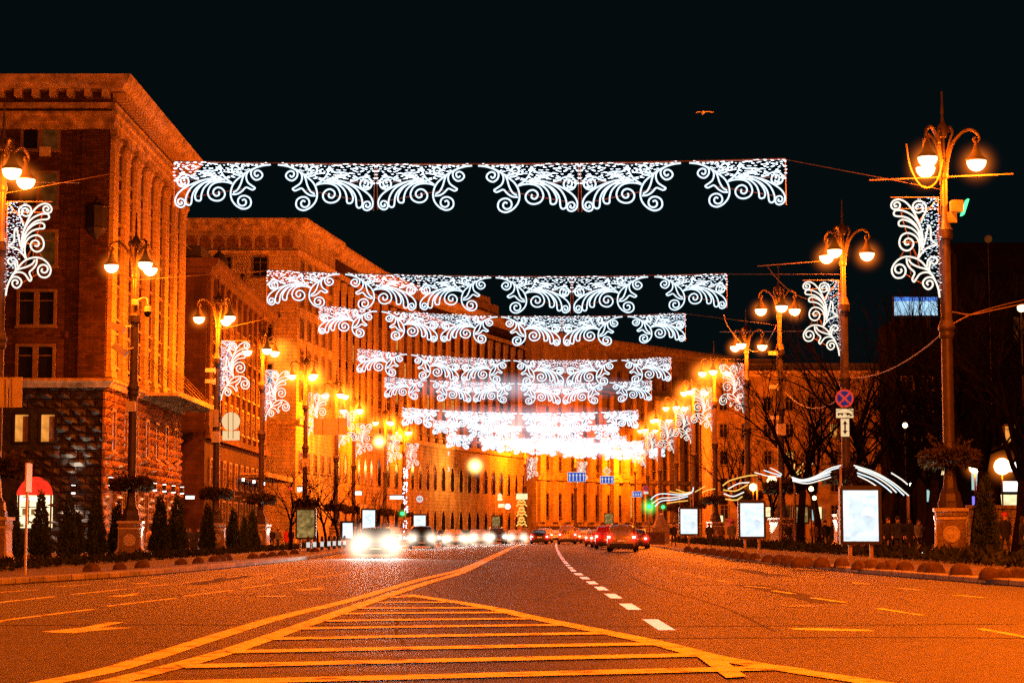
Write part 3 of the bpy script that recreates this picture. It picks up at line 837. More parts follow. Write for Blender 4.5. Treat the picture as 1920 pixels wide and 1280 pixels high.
# ---- the lower colonnaded building behind it
B2 = thing('colonnade_building', 'lower pilastered building with dark roof between the corner building and pale block', 'building', (-28.5, 183, ZL))
fr2 = lambda s, t, z: (-28.5 + t, 183 + s, z)
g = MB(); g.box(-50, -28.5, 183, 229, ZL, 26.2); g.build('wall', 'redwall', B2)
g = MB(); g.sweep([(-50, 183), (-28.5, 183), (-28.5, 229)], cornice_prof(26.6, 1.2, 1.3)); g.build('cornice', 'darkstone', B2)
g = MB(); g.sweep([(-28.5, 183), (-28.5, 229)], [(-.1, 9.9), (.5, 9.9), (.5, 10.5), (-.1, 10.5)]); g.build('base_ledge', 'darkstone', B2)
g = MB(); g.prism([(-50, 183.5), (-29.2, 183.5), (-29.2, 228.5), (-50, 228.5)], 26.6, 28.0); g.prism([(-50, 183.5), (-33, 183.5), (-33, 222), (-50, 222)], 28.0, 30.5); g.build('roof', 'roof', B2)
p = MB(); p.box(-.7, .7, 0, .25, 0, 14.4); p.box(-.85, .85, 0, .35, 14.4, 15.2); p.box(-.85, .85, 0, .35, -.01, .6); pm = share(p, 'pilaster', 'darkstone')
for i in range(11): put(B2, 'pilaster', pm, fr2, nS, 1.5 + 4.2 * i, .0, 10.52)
W2 = window_proto(1.6, 2.5)
for i in range(10):
    for z in (11.4, 15.3, 19.2): put_window(B2, fr2, nS, 3.6 + 4.2 * i, z, W2, t=.02)
    put_window(B2, fr2, nS, 3.6 + 4.2 * i, 5.6, W2, t=.02); put_window(B2, fr2, nS, 3.6 + 4.2 * i, .6, window_proto(2.2, 3.6) if i == 0 else WS2, t=.02, name='shop_window', pane='windim') if i else None
    if i == 0: WS2 = window_proto(2.2, 3.6)
g = MB(); g.fbox(fr2, 20, 44, .5, 3.2, 7.1, 7.25); g.fbox(fr2, 20, 44, 3.2, 3.35, 6.9, 7.4); 
for i in range(9): g.fbox(fr2, 20.5 + i * 2.9, 20.7 + i * 2.9, .5, 3.1, 6.85, 7.08)
g.build('canopy', 'trim', B2)
for k, (px, py) in enumerate(((429, 914), (457, 911), (501, 909))):
    s = 22 + k * 8.5
    g = MB(); g.fbox(fr2, s, s + .3, .52, .72, 6.5, 6.8); g.build('downlight', 'white_lamp', B2)
# rooftop ornaments
g = MB(); c = at(411, 492, 196)
g.lathe([(1.0, -2.2), (.95, -.6), (.8, .3), (.5, .8), (.2, 1.0), (.12, 1.3), (.03, 1.7)], 12, c)
g.build('roof_finial', 'roof', B2, True)
g = MB(); c = at(378, 490, 190); g.box(c.x - 1.9, c.x + 1.9, c.y, c.y + 3, c.z - 2.0, c.z + .2); g.box(c.x - .3, c.x + .8, c.y + .2, c.y + 2.8, c.z + .2, c.z + .6); g.build('roof_hatch', 'roof', B2)
AN = thing('roof_antenna', 'round spoked antenna on a thin mast on the dark roof edge', 'antenna', at(455, 556, 204))
g = MB(); c = at(455, 517, 204); g.tube([at(455, 560, 204), c], .06, 6); g.build('mast', 'black', AN)
g = MB(); g.octa(c, .26)
for i in range(16):
    a = i * 2 * PI / 16
    g.tube([c, c + Vector((math.cos(a) * 1.5, 0, math.sin(a) * 1.5))], .016, 4)
g.build('spokes', 'black', AN)

# ---- the pale block and the long curved building behind
ZH = 41.2
B3 = thing('pale_corner_block', 'pale stone block with arched frieze and one dark top window behind the lower building', 'building', (-27.4, 250, ZL))
P0, P1 = (-27.4, 250), (-24.5, 271)
g = MB(); g.prism([P0, P1, (-44, 275), (-44, 250)], ZL, 40.4); g.build('wall', 'stone2', B3)
g = MB(); g.sweep([(-44, 250), P0, P1], cornice_prof(41.0, 1.5, 1.4)); g.sweep([(-44, 250), P0, P1], [(-.1, 36.6), (.35, 36.6), (.45, 37.0), (-.1, 37.0)]); g.build('cornice', 'trim', B3)
fr3 = lambda s, t, z: (-27.4 - s, 250 - t, z)
d = MB(); pts = [(-.7, 0), (.7, 0)] + [(.7 * math.cos(a), .9 + .7 * math.sin(a)) for a in [i * PI / 8 for i in range(9)]]
d.add([(x, .04, z) for x, z in pts], [tuple(range(len(pts)))]); dm = share(d, 'niche', 'granite')
for i in range(9): put(B3, 'niche', dm, fr3, nF, 1.3 + 1.75 * i, .0, 37.35)
W3 = window_proto(1.9, 2.6)
for px, py in ((488, 519), (497, 640), (497, 720), (420, 519)):
    q = at(px, py, 250); put_window(B3, fr3, nF, -27.4 - q.x, q.z, W3)
n3 = Vector((P1[1] - P0[1], -(P1[0] - P0[0]))).normalized(); u3 = Vector((P1[0] - P0[0], P1[1] - P0[1])).normalized()
fr3b = lambda s, t, z: (P0[0] + u3.x * s + n3.x * t, P0[1] + u3.y * s + n3.y * t, z)
W3b = window_proto(1.5, 2.4)
for i in range(5):
    for z in (18, 22, 26, 30, 33.5): put_window(B3, fr3b, n3, 2.5 + 4 * i, z, W3b)
    put_window(B3, fr3b, n3, 2.5 + 4 * i, 9, W3b)
g = MB(); g.sweep([(-44, 250), P0, P1], [(-.1, 14.8), (.6, 14.8), (.7, 15.4), (-.1, 15.4)]); g.build('base_ledge', 'trim', B3)
fl = MB(); q = at(522, 592, 249.6); fl.box(q.x - .3, q.x + .3, q.y - .3, q.y, q.z - .2, q.z + .2); fl.build('floodlight', 'black', B3)
light('facade_flood', 'SPOT', (q.x - P0[0], q.y - 250 - 3.2, q.z - .6 - ZL), (1, .34, .04), 9000, .2, B3, rot=(R(14), 0, 0), size=R(100), blend=1.0)

PL = [(-24.5, 271), (-20.9, 297), (-12.6, 333), (-5.7, 354), (2.6, 381)]
B4 = thing('curved_apartment_building', 'long orange-lit building with tall pilasters curving away behind the light garlands', 'building', (-24.5, 271, ZL))
back = [(x - 16, y + 5) for x, y in PL][::-1]
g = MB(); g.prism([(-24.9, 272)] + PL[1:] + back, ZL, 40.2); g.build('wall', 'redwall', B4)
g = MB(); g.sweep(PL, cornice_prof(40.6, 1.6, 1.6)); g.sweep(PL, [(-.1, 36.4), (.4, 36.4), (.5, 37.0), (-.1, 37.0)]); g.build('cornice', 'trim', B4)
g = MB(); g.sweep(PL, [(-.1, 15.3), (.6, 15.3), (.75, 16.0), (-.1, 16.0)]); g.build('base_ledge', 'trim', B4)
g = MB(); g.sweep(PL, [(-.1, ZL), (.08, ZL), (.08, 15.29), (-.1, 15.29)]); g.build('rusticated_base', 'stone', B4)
g = MB(); g.sweep([(-7.5, 351), (-3, 363)], [(-.5, 40.5), (.6, 40.5), (.6, 42.8), (-.5, 42.8)]); g.sweep([(-6.3, 354.8), (-4.4, 359.6)], [(-.4, 42.8), (.5, 42.8), (.5, 44.0), (-.4, 44.0)]); g.build('attic', 'trim', B4)
p = MB(); p.box(-.8, .8, 0, .34, 0, 18.6); p.box(-.95, .95, 0, .45, 18.6, 20.0); p.box(-.95, .95, 0, .45, -.01, .8); pm = share(p, 'pilaster', 'stone2')
W4 = window_proto(1.5, 2.6)
a4 = MB(); pts = [(-1.0, 0), (1.0, 0), (1.0, 2.6), (.68, 3.5), (0, 4.2), (-.68, 3.5), (-1.0, 2.6)]
a4.add([(x, .05, z) for x, z in pts], [tuple(range(7))])
for i in range(7):
    A, B_ = pts[i], pts[(i + 1) % 7]
    if i == 0: continue
    a4.tube([(A[0], .05, A[1]), (B_[0], .05, B_[1])], .07, 5, mi=1)
am = share(a4, 'arched_window', ['glass', 'trim'])
s_acc = 0; cnt = 0; wc = 0
for i in range(len(PL) - 1):
    A, B_ = Vector(PL[i]), Vector(PL[i + 1]); ln = (B_ - A).length; u = (B_ - A) / ln; nn = Vector((u.y, -u.x))
    fr4 = lambda s, t, z, A=A, u=u, nn=nn: (A.x + u.x * s + nn.x * t, A.y + u.y * s + nn.y * t, z)
    k = int(ln // 4.3); st = ln / k
    for j in range(k):
        put(B4, 'pilaster', pm, fr4, nn, st * (j + .5) - st / 2 + .5, 0, 16.02)
        s = st * (j + .5) + .5
        for z in (17.2, 21.3, 25.4, 29.5):
            if wc < 100: put_window(B4, fr4, nn, s, z, W4, t=.02, pane='winlit' if random.random() < .05 else None); wc += 1
        put(B4, 'arched_window', am, fr4, nn, s, .10, 8.2); put(B4, 'arched_window', am, fr4, nn, s, .10, .8)

QL = [(4.8, 394), (43.2, 446)]
B5 = thing('far_street_end_building', 'wide orange stone building closing the street, with narrow dark windows', 'building', (4.8, 394, ZL))
A, B_ = Vector(QL[0]), Vector(QL[1]); ln = (B_ - A).length; u = (B_ - A) / ln; nn = Vector((u.y, -u.x))
fr5 = lambda s, t, z: (A.x + u.x * s + nn.x * t, A.y + u.y * s + nn.y * t, z)
ln = 76
g = MB(); g.fbox(fr5, 0, ln, -14, 0, ZL, 40.6); g.build('wall', 'stone2', B5)
E5 = (A.x + u.x * ln, A.y + u.y * ln)
g = MB(); q = fr5(0, -14, 0); g.sweep([(q[0], q[1]), QL[0], E5], cornice_prof(41.4, 1.9, 2.2)); g.build('cornice', 'trim', B5)
g = MB(); g.sweep([QL[0], E5], [(-.1, 11.6), (.6, 11.6), (.7, 12.4), (-.1, 12.4)]); g.sweep([QL[0], E5], [(-.1, 2.4), (.5, 2.4), (.5, 3.2), (-.1, 3.2)]); g.sweep([QL[0], E5], [(-.1, 30), (.5, 30), (.6, 30.7), (-.1, 30.7)]); g.build('base_ledge', 'trim', B5)
p = MB(); p.box(-.95, .95, 0, .8, 0, 16.2); p.box(-1.1, 1.1, 0, .95, 16.2, 17.4); pm = share(p, 'pilaster', 'stone2')
p = MB(); p.box(-.95, .95, 0, .8, 0, 8.2); pm2 = share(p, 'pier', 'stone2')
W5 = window_proto(1.15, 4.8, mull=False); W5b = window_proto(1.3, 2.8)
for i in range(17):
    s = 1.4 + 4.4 * i
    put(B5, 'pilaster', pm, fr5, nn, s, 0, 12.42); put(B5, 'pier', pm2, fr5, nn, s, 0, 3.22)
    put_window(B5, fr5, nn, s + 2.2, 4.2, W5, t=.03, pane='winlit' if i == 7 else None)
    if i < 16:
        for z in (13.6, 18.6, 23.4, 32.2): put_window(B5, fr5, nn, s + 2.2, z, W5b, t=.03)

# ---- right side: the plain ochre block seen behind the trees
B6 = thing('ochre_block', 'plain ochre wall with a grid of small dark windows behind the bare trees', 'building', (31, 300, .15))
X0, X1 = at(1334, 800, 300).x, at(1782, 800, 300).x
zt = at(1400, 706, 300).z
fr6 = lambda s, t, z: (X0 + s, 300 - t, z)
g = MB(); g.box(X0, X1, 300, 316, .15, zt); g.build('wall', 'plaster', B6)
g = MB(); g.sweep([(X0, 316), (X0, 300), (X1, 300)], cornice_prof(zt + .9, .7, .9), side=1); g.build('cornice', 'trim', B6)
g = MB(); g.box(X0 + .5, X1, 301.5, 315, zt + .9, zt + 2.2); g.box(X0 + 6, X0 + 10.5, 303, 312, zt + 2.2, zt + 3.0); g.build('roof', 'roof', B6)
W6 = window_proto(1.25, 2.1)
for i in range(11):
    for r in range(5):
        put_window(B6, fr6, nF, 1.8 + 3.35 * i, 3.2 + 4.1 * r, W6, t=.02, pane='windim' if random.random() < .08 else ('winlit' if random.random() < .04 else None))

for px0, px1, py0, py1, m in ((1348, 1356, 966, 984, 'shopwarm'), (1368, 1374, 972, 990, 'shopred'), (1436, 1446, 950, 968, 'shopwarm'), (1456, 1462, 972, 988, 'shopmagenta'), (1524, 1531, 955, 975, 'shopteal'), (1536, 1541, 950, 972, 'shopwarm'), (1652, 1662, 948, 960, 'shopwarm'), (1668, 1674, 945, 958, 'shopteal'), (1690, 1700, 930, 946, 'shopwhite')):
    a, b = at(px0, py1, 299), at(px1, py0, 299)
    g = MB(); g.box(a.x, b.x, 299.4, 299.7, a.z, b.z); g.build('shop_window', m, B6)
B7 = thing('dark_right_building', 'dark stone building at the right edge with one lit double window', 'building', (39, 176, .15))
X0, X1 = at(1800, 800, 176).x, at(1800, 800, 176).x + 26
zt = at(1850, 470, 176).z
fr7 = lambda s, t, z: (X0 + s, 176 - t, z)
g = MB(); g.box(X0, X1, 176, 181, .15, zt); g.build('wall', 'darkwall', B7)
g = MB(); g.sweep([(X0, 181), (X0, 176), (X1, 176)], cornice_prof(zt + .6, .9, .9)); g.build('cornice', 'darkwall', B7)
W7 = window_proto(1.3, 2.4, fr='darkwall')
for i in range(4):
    for r in range(5):
        px = 1822 + 74 * i
        q = at(px, 0, 176)
        put_window(B7, fr7, nF, q.x - X0, 6.4 + 3.9 * r - (0 if r else .0), W7, t=.02, pane='windim' if (i, r) in ((1, 3), (2, 2)) else None)
q = at(1895, 830, 176); put_window(B7, fr7, nF, q.x - X0, q.z, window_proto(1.25, 1.55, trans=False), t=.14, pane='winlit', name='lit_window')
# its ground floor shops
for nm, px0, px1, py0, py1, m in (('shop_sign', 1880, 1925, 902, 921, 'shopwhite'), ('shop_window', 1876, 1925, 927, 951, 'shopwarm'), ('shop_window', 1822, 1833, 880, 918, 'shopteal'), ('shop_window', 1826, 1836, 903, 920, 'shopred'), ('shop_window', 1823, 1829, 930, 951, 'shopblue'), ('shop_window', 1849, 1853, 932, 951, 'shopmagenta'), ('shop_window', 1855, 1860, 925, 951, 'shopblue'), ('shop_window', 1740, 1752, 872, 893, 'shopwarm'), ('shop_window', 1738, 1755, 918, 940, 'shopteal'), ('shop_sign', 1764, 1778, 882, 890, 'shopwarm'), ('shop_window', 1891, 1912, 866, 884, 'shopwhite')):
    a, b = at(px0, py1, 172), at(px1, py0, 172)
    g = MB(); g.box(a.x, b.x, 171.8, 172, a.z, b.z); g.build(nm, m, B7)
g = MB(); a = at(1733, 962, 173); b = at(1925, 862, 173)
g.box(a.x, X1, 172.2, 175.8, .15, b.z + 1); g.build('shop_front', 'darkwall', B7)

B8 = thing('screen_building', 'dark low building carrying a bright blue video screen on its roof', 'building', (50, 262, .15))
a, b = at(1684, 900, 262), at(1764, 597, 262)
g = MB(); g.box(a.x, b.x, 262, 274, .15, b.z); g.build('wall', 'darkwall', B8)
W8 = window_proto(1.5, 1.8)
fr8 = lambda s, t, z: (a.x + s, 262 - t, z)
for i in range(2):
    for z in (12, 16, 20): put_window(B8, fr8, nF, 1.5 + 2.6 * i, z, W8)
SC = thing('video_screen', 'bright pale blue video screen on the dark roof behind the lamp post', 'screen', at(1717, 597, 261))
a, b = at(1677, 591, 261), at(1757, 557, 261)
g = MB(); g.box(a.x - .15, b.x + .15, 261, 261.6, a.z - .15, b.z + .15); g.box(a.x + 1, a.x + 1.3, 261.1, 262.5, a.z - 1.6, a.z - .15); g.box(b.x - 1.3, b.x - 1, 261.1, 262.5, a.z - 1.6, a.z - .15); g.build('casing', 'black', SC)
g = MB(); g.box(a.x, b.x, 260.92, 260.998, a.z, b.z - .55); g.build('display', 'screen', SC)
g = MB(); g.box(a.x, b.x, 260.92, 260.998, b.z - .53, b.z); g.build('header_band', 'screenband', SC)
# ---------------------------------------------------------------- street lamps
SOD = (1.0, .138, .0015)
LAMP = thing('street_lamp', 'x', 'street lamp', (0, 0, 0))
g = MB()
g.box(-.58, .58, -.58, .58, .16, 1.78); g.box(-.68, .68, -.68, .68, 0, .16); g.box(-.64, .64, -.64, .64, 1.78, 1.96)
PED = g.build('pedestal', 'pedestal', LAMP)
g = MB(); g.box(-.72, .72, -.72, .72, 1.962, 2.1)
for sx in (-1, 1):
    g.sweep([(sx * .582, -.5), (sx * .582, .5)], [(0, .16), (.30, .16), (.30, .30), (.16, .42), (.09, .62), (.07, 1.5), (.12, 1.72), (.13, 1.778), (0, 1.778)], side=sx)
g.box(-.62, .62, -.62, .62, 1.62, 1.72)
g.build('pedestal_trim', 'pedtrim', PED)
g = MB()
for sy in (-1, 1):
    prof = [(.36, .0), (.36, .05), (.30, .07), (.27, .04), (.20, .04), (.17, .07), (.02, .09)]
    vs = []; fs = []; nseg = 20
    for r, z in prof:
        for k in range(nseg):
            a = 2 * PI * k / nseg; vs.append((r * math.cos(a), sy * (.582 + z), 1.0 + r * math.sin(a)))
    for i in range(len(prof) - 1):
        for k in range(nseg): fs.append((i * nseg + k, i * nseg + (k + 1) % nseg, (i + 1) * nseg + (k + 1) % nseg, (i + 1) * nseg + k))
    fs.append(tuple(range((len(prof) - 1) * nseg, len(prof) * nseg)))
    g.add(vs, fs)
    g.build('medallion', 'pedtrim', PED); g = MB()
g = MB()
g.lathe([(.55, 2.1), (.55, 2.34), (.53, 2.36), (.50, 2.40), (.46, 2.7), (.36, 2.86), (.34, 2.9), (.31, 2.95), (.245, 3.65), (.25, 4.2), (.30, 4.25), (.30, 4.5), (.24, 4.6), (.235, 4.9)], 8, a0=PI / 8)
g.build('pole_base', 'iron', LAMP)
g = MB()
g.lathe([(.25, 4.9), (.245, 9.3), (.30, 9.35), (.33, 9.5), (.30, 9.62), (.36, 9.7), (.36, 9.85), (.29, 9.95), (.27, 10.1), (.235, 10.15), (.225, 13.55), (.33, 13.6), (.36, 13.75), (.34, 13.9), (.36, 14.0), (.30, 14.1), (.24, 14.35), (.16, 14.5), (.15, 16.2), (.2, 16.25), (.22, 16.4), (.16, 16.6), (.11, 16.8), (.09, 18.0), (.2, 18.05), (.26, 18.3), (.2, 18.55), (.1, 18.7)], 14)
POLE = g.build('pole', 'iron', LAMP, True)
g = MB(); g.lathe([(.09, 18.7), (.05, 19.0), (.075, 19.15), (.06, 19.4), (.03, 19.9), (.05, 20.0), (.012, 20.1)], 8); g.build('finial', 'iron', LAMP)
for k in range(3):
    a = k * 2 * PI / 3; ca, sa = math.cos(a), math.sin(a)
    P = lambda r, z: (r * ca, r * sa, z)
    g = MB()
    arm = cr([P(.13, 16.5), P(.2, 17.1), P(.42, 17.75), P(.78, 18.2), P(1.12, 18.35), P(1.42, 18.2), P(1.55, 17.95), P(1.46, 17.78), P(1.33, 17.82), P(1.31, 17.95), P(1.39, 17.99)], 4)
    g.tube(arm, [.075] * 22 + [.06] * (len(arm) - 22), 6)
    g.tube(cr([P(.1, 17.0), P(.3, 17.9), P(.42, 18.25), P(.32, 18.5), P(.22, 18.38), P(.28, 18.25)], 4), .05, 5)
    for q in (8, 14, 20):
        v = arm[q]; g.octa(tuple(v), .11)
    g.build('arm', 'iron', LAMP)
    g = MB(); c = P(1.40, 0)
    g.lathe([(.05, 17.85), (.08, 17.78), (.07, 17.7), (.10, 17.62), (.16, 17.42), (.27, 17.2), (.40, 17.06), (.45, 17.02), (.45, 16.96), (.40, 16.96)], 16, c)
    ln_ = g.build('lantern', 'iron', LAMP, True)
    g = MB(); g.lathe([(.41, 16.955)] + [(.41 * math.cos(t), 16.955 - .43 * math.sin(t)) for t in [i * PI / 14 for i in range(1, 7)]] + [(.02, 16.52)], 18, c)
    g.build('globe', 'bulb', ln_, True)
    ball('glow', 1.3, HALO, P(1.40, 16.85), ln_)
    light('lamp_light', 'POINT', P(1.40, 16.36), SOD, 5600, .12, LAMP)

LL = []   # (px, Y) of the left row, (px, Y) of the right row
LEFTL = [(-9, 85), (247, 114.5), (405, 143), (490, 169), (572, 196), (630, 224), (663, 252), (722, 280), (757, 308), (817, 338), (985, 366), (1079, 388), (1191, 414)]
RIGHTL = [(1781, 84), (1587, 112), (1465, 140), (1402, 168), (1341, 196), (1301, 224), (1268, 252), (1237, 280), (1214, 308)]
LROT = [PI, PI * 1.02, PI * 1.08, PI * .95, 3.3, 3.0, 3.2, 3.1, 3.3, 3.0, 3.2, 3.1, 3.0]
RROT = [-.17, .03, .52, .1, .35, .2, .5, .1, .3]
llab = ['street lamp cut by the left frame edge with a scrolled white light panel', 'street lamp with surveillance cameras before the pilastered corner building',
        'street lamp carrying round and square sign backs on the left pavement']
rlab = ['tallest street lamp with a green floodlight, nearest on the right pavement', 'street lamp carrying the red and blue no-stopping sign', 'street lamp without a light panel, with white cameras on its pole']
used = []
LAMPS_L, LAMPS_R = [], []
for i, (px, Y) in enumerate(LEFTL):
    p = at(px, 900, Y); z = ZL if i < 10 else -.1
    lab = llab[i] if i < 3 else ORD[i] + ' three-armed street lamp along the left pavement'
    LAMPS_L.append(place(LAMP, used, (p.x, Y, z), LROT[i], lab, 'street lamps along the left pavement'))
for i, (px, Y) in enumerate(RIGHTL):
    p = at(px, 900, Y)
    lab = rlab[i] if i < 3 else ORD[i] + ' three-armed street lamp along the right pavement'
    LAMPS_R.append(dup(LAMP, (p.x, Y, .15), RROT[i], lab, 'street lamps along the right pavement'))
_ld = [c for c in LAMP.children if c.type == 'LIGHT'][0].data
BRIGHT = {'right': _ld.copy(), 'left': _ld.copy()}
BRIGHT['right'].energy = 15000; BRIGHT['left'].energy = 3200
for (x, y, rot, z) in ((-21, 57, 3.1, -.1), (-17.5, 30, 3.1, -.1), (17.6, 56, .2, .15), (13.2, 31, .3, .15), (15.2, 6, .1, .15), (-18, 4, .1, -.1)):  # unseen lamps, set in towards the kerb and re-powered to light the road
    side = 'right' if x > 0 else 'left'
    nl = dup(LAMP, (x, y, z), rot, '%s unseen three-armed street lamp set in from the %s row to light the road' % ({57: 'foremost', 30: 'second', 4: 'third', 56: 'foremost', 31: 'second', 6: 'third'}[y], side), 'street lamps along the %s pavement' % side)
    for c in nl.children:
        if c.type == 'LIGHT': c.data = BRIGHT[side]

FARL = _ld.copy(); FARL.energy = 15000
for l in LAMPS_L + LAMPS_R:
    if l.location.y > 185:
        for c in l.children:
            if c.type == 'LIGHT': c.data = FARL
            for g in c.children:
                if g.name.startswith('glow'): g.scale = (2.4, 2.4, 2.4)
NEARL = _ld.copy(); NEARL.energy = 10500
_w = _ld.copy(); _w.energy = 3800
for c in list(LAMPS_L[0].children) + list(LAMPS_L[1].children):
    if c.type == 'LIGHT': c.data = _w
for l in LAMPS_L[2:5]:
    for c in l.children:
        if c.type == 'LIGHT': c.data = NEARL
def fit(root, name, mb, m, smooth=False):
    """a part for one lamp only, built in world coordinates and moved into the rotated lamp's space"""
    o = mb.build(name, m, None, smooth)
    bpy.context.view_layer.update()
    mw = Matrix.Translation(root.location) @ Matrix.Rotation(root.rotation_euler[2], 4, 'Z')
    o.data.transform(mw.inverted())
    o.parent = root
    return o

def camera_cluster(root, side):
    x, y, z = root.location
    g = MB()
    g.box(x - .12, x + .25, y - .45, y - .2, z + 14.6, z + 14.95); g.tube(cr([(x + .1, y - .3, z + 14.8), (x + .45, y - .3, z + 15.0), (x + .75, y - .3, z + 14.95), (x + .8, y - .3, z + 14.6)], 4), .06, 6)
    g.lathe([(.1, .3), (.2, .22), (.24, 0), (.26, -.03)], 12, (x + .8, y - .3, z + 14.25))
    fit(root, 'camera_bracket', g, 'signback')
    g = MB(); g.lathe([(.22, 0), (.2, -.15), (.12, -.28), (.02, -.32)], 12, (x + .8, y - .3, z + 14.22)); fit(root, 'camera_dome', g, 'black', True)
    for k, (dx, dz, rot) in enumerate(((-.95, 13.3, .35), (-.75, 12.0, .6))):
        g = MB(); g.box(-.45, .45, -.22, .22, -.2, .2)
        g2 = MB(); g2.v = [tuple(Matrix.Rotation(rot, 3, 'Y') @ Vector(v) + Vector((x + dx, y - .35, z + dz))) for v in g.v]; g2.f = g.f; g2.mi = g.mi
        g2.tube([(x + dx + .3, y - .3, z + dz), (x, y - .2, z + dz + .1)], .05, 5)
        fit(root, 'floodlight', g2, 'signback')
    g = MB(); g.box(x - .33, x + .22, y - .5, y - .22, z + 8.4, z + 9.0); fit(root, 'junction_box', g, 'signback')
camera_cluster(LAMPS_L[1], 1)
for root, zs in ((LAMPS_R[2], (13.6, 11.2, 9.0)), (LAMPS_L[2], (13.0, 12.2)), (LAMPS_L[4], (12.6,))):
    x, y, z = root.location
    for q, dz in enumerate(zs):
        g = MB(); g.box(x - .85, x - .15, y - .3, y - .05, z + dz, z + dz + .28); g.box(x - .2, x - .1, y - .2, y + .0, z + dz - .1, z + dz + .35)
        fit(root, 'camera', g, 'white')
    g = MB(); g.box(x - .3, x + .3, y - .5, y - .24, z + 7.9, z + 8.7); fit(root, 'junction_box', g, 'signback')
x, y, z = LAMPS_R[0].location
g = MB(); g.box(x + .25, x + .75, y - .35, y + .1, z + 14.75, z + 15.25); g.box(x + .1, x + .5, y - .2, y + .0, z + 14.3, z + 14.75)
gr_ = fit(LAMPS_R[0], 'green_floodlight', g, 'frame')
g = MB(); g.add([(x + .77, y - .45, z + 14.62), (x + 1.0, y - .4, z + 15.28), (x + 1.0, y + .1, z + 15.28), (x + .77, y + .1, z + 14.62), (x + .70, y - .45, z + 14.62), (x + .93, y - .4, z + 15.3), (x + .93, y + .1, z + 15.3), (x + .70, y + .1, z + 14.62)], [(0, 1, 2, 3), (4, 5, 6, 7), (0, 1, 5, 4), (2, 3, 7, 6), (1, 2, 6, 5), (0, 3, 7, 4)])
o = fit(LAMPS_R[0], 'lamp_glass', g, 'greenlamp')

# floodlit pedestal flanks: a small ground uplight beside each near pedestal
up = thing('ground_uplight', 'x', 'uplight', (0, 0, 0))
g = MB(); g.lathe([(.16, 0), (.18, .1), (.16, .22)], 10); g.build('housing', 'black', up)
g = MB(); g.lathe([(.13, .222), (.12, .235)], 10); g.build('lens', 'white_lamp', up)
light('uplight', 'SPOT', (0, 0, .3), (1, .93, .85), 1500, .05, up, rot=(PI, 0, 0), size=R(75))
used = []
for side, row, nm in ((1, LAMPS_L[1:4], 'left'), (-1, LAMPS_R[:5], 'right')):
    for i, l in enumerate(row):
        u_ = place(up, used, (l.location.x + side * 1.25, l.location.y - .25, l.location.z), 0, 'small uplight at the pedestal of the %s street lamp on the %s pavement' % (ORD[i + (1 if nm == 'left' else 0)], nm), 'pedestal uplights')
        if side == 1:
            pass

# ---------------------------------------------------------------- evergreen rings on the lamp posts
def planter(leafmat):
    t = thing('evergreen_planter', 'x', 'planter', (0, 0, 0))
    g = MB(); g.lathe([(.3, -.1), (.75, -.12), (.85, .0), (.78, .18), (.3, .2)], 16); g.build('basket', 'black', t)
    g = MB()
    for i in range(3600):
        a = random.uniform(0, 2 * PI); rr = .25 + .85 * math.sqrt(random.random())
        z = random.uniform(-.15, .35) + .45 * (1 - rr / 1.1) * random.random()
        g.leafquad((rr * math.cos(a), rr * math.sin(a), z), .32, (math.cos(a) * .8, math.sin(a) * .8, random.uniform(-.5, .7)))
    for i in range(12):
        a = random.uniform(0, 2 * PI); r0 = random.uniform(.1, .5)
        p0 = Vector((r0 * math.cos(a), r0 * math.sin(a), .2)); p1 = p0 + Vector((math.cos(a) * random.uniform(.3, .9), math.sin(a) * random.uniform(.3, .9), random.uniform(.3, 1.0)))
        g.tube([p0, (p0 + p1) / 2 + Vector((0, 0, .12)), p1], .012, 3)
        for q in range(16):
            t_ = random.random(); g.leafquad(p0.lerp(p1, t_) + Vector((0, 0, .1)), .2, (p1 - p0).normalized())
    g.build('foliage', leafmat, t)
    return t
PLN = planter('leafbrown'); used = []
for side, row, nm in (('L', LAMPS_L[:9], 'left'), ('R', LAMPS_R[:7], 'right')):
    for i, l in enumerate(row):
        place(PLN, used, (l.location.x, l.location.y, l.location.z + 4.05), random.uniform(0, 6), 'dark evergreen ring around the %s street lamp post on the %s pavement' % (ORD[i], nm), 'evergreen rings on lamp posts', scale=(random.uniform(.92, 1.1),) * 3)

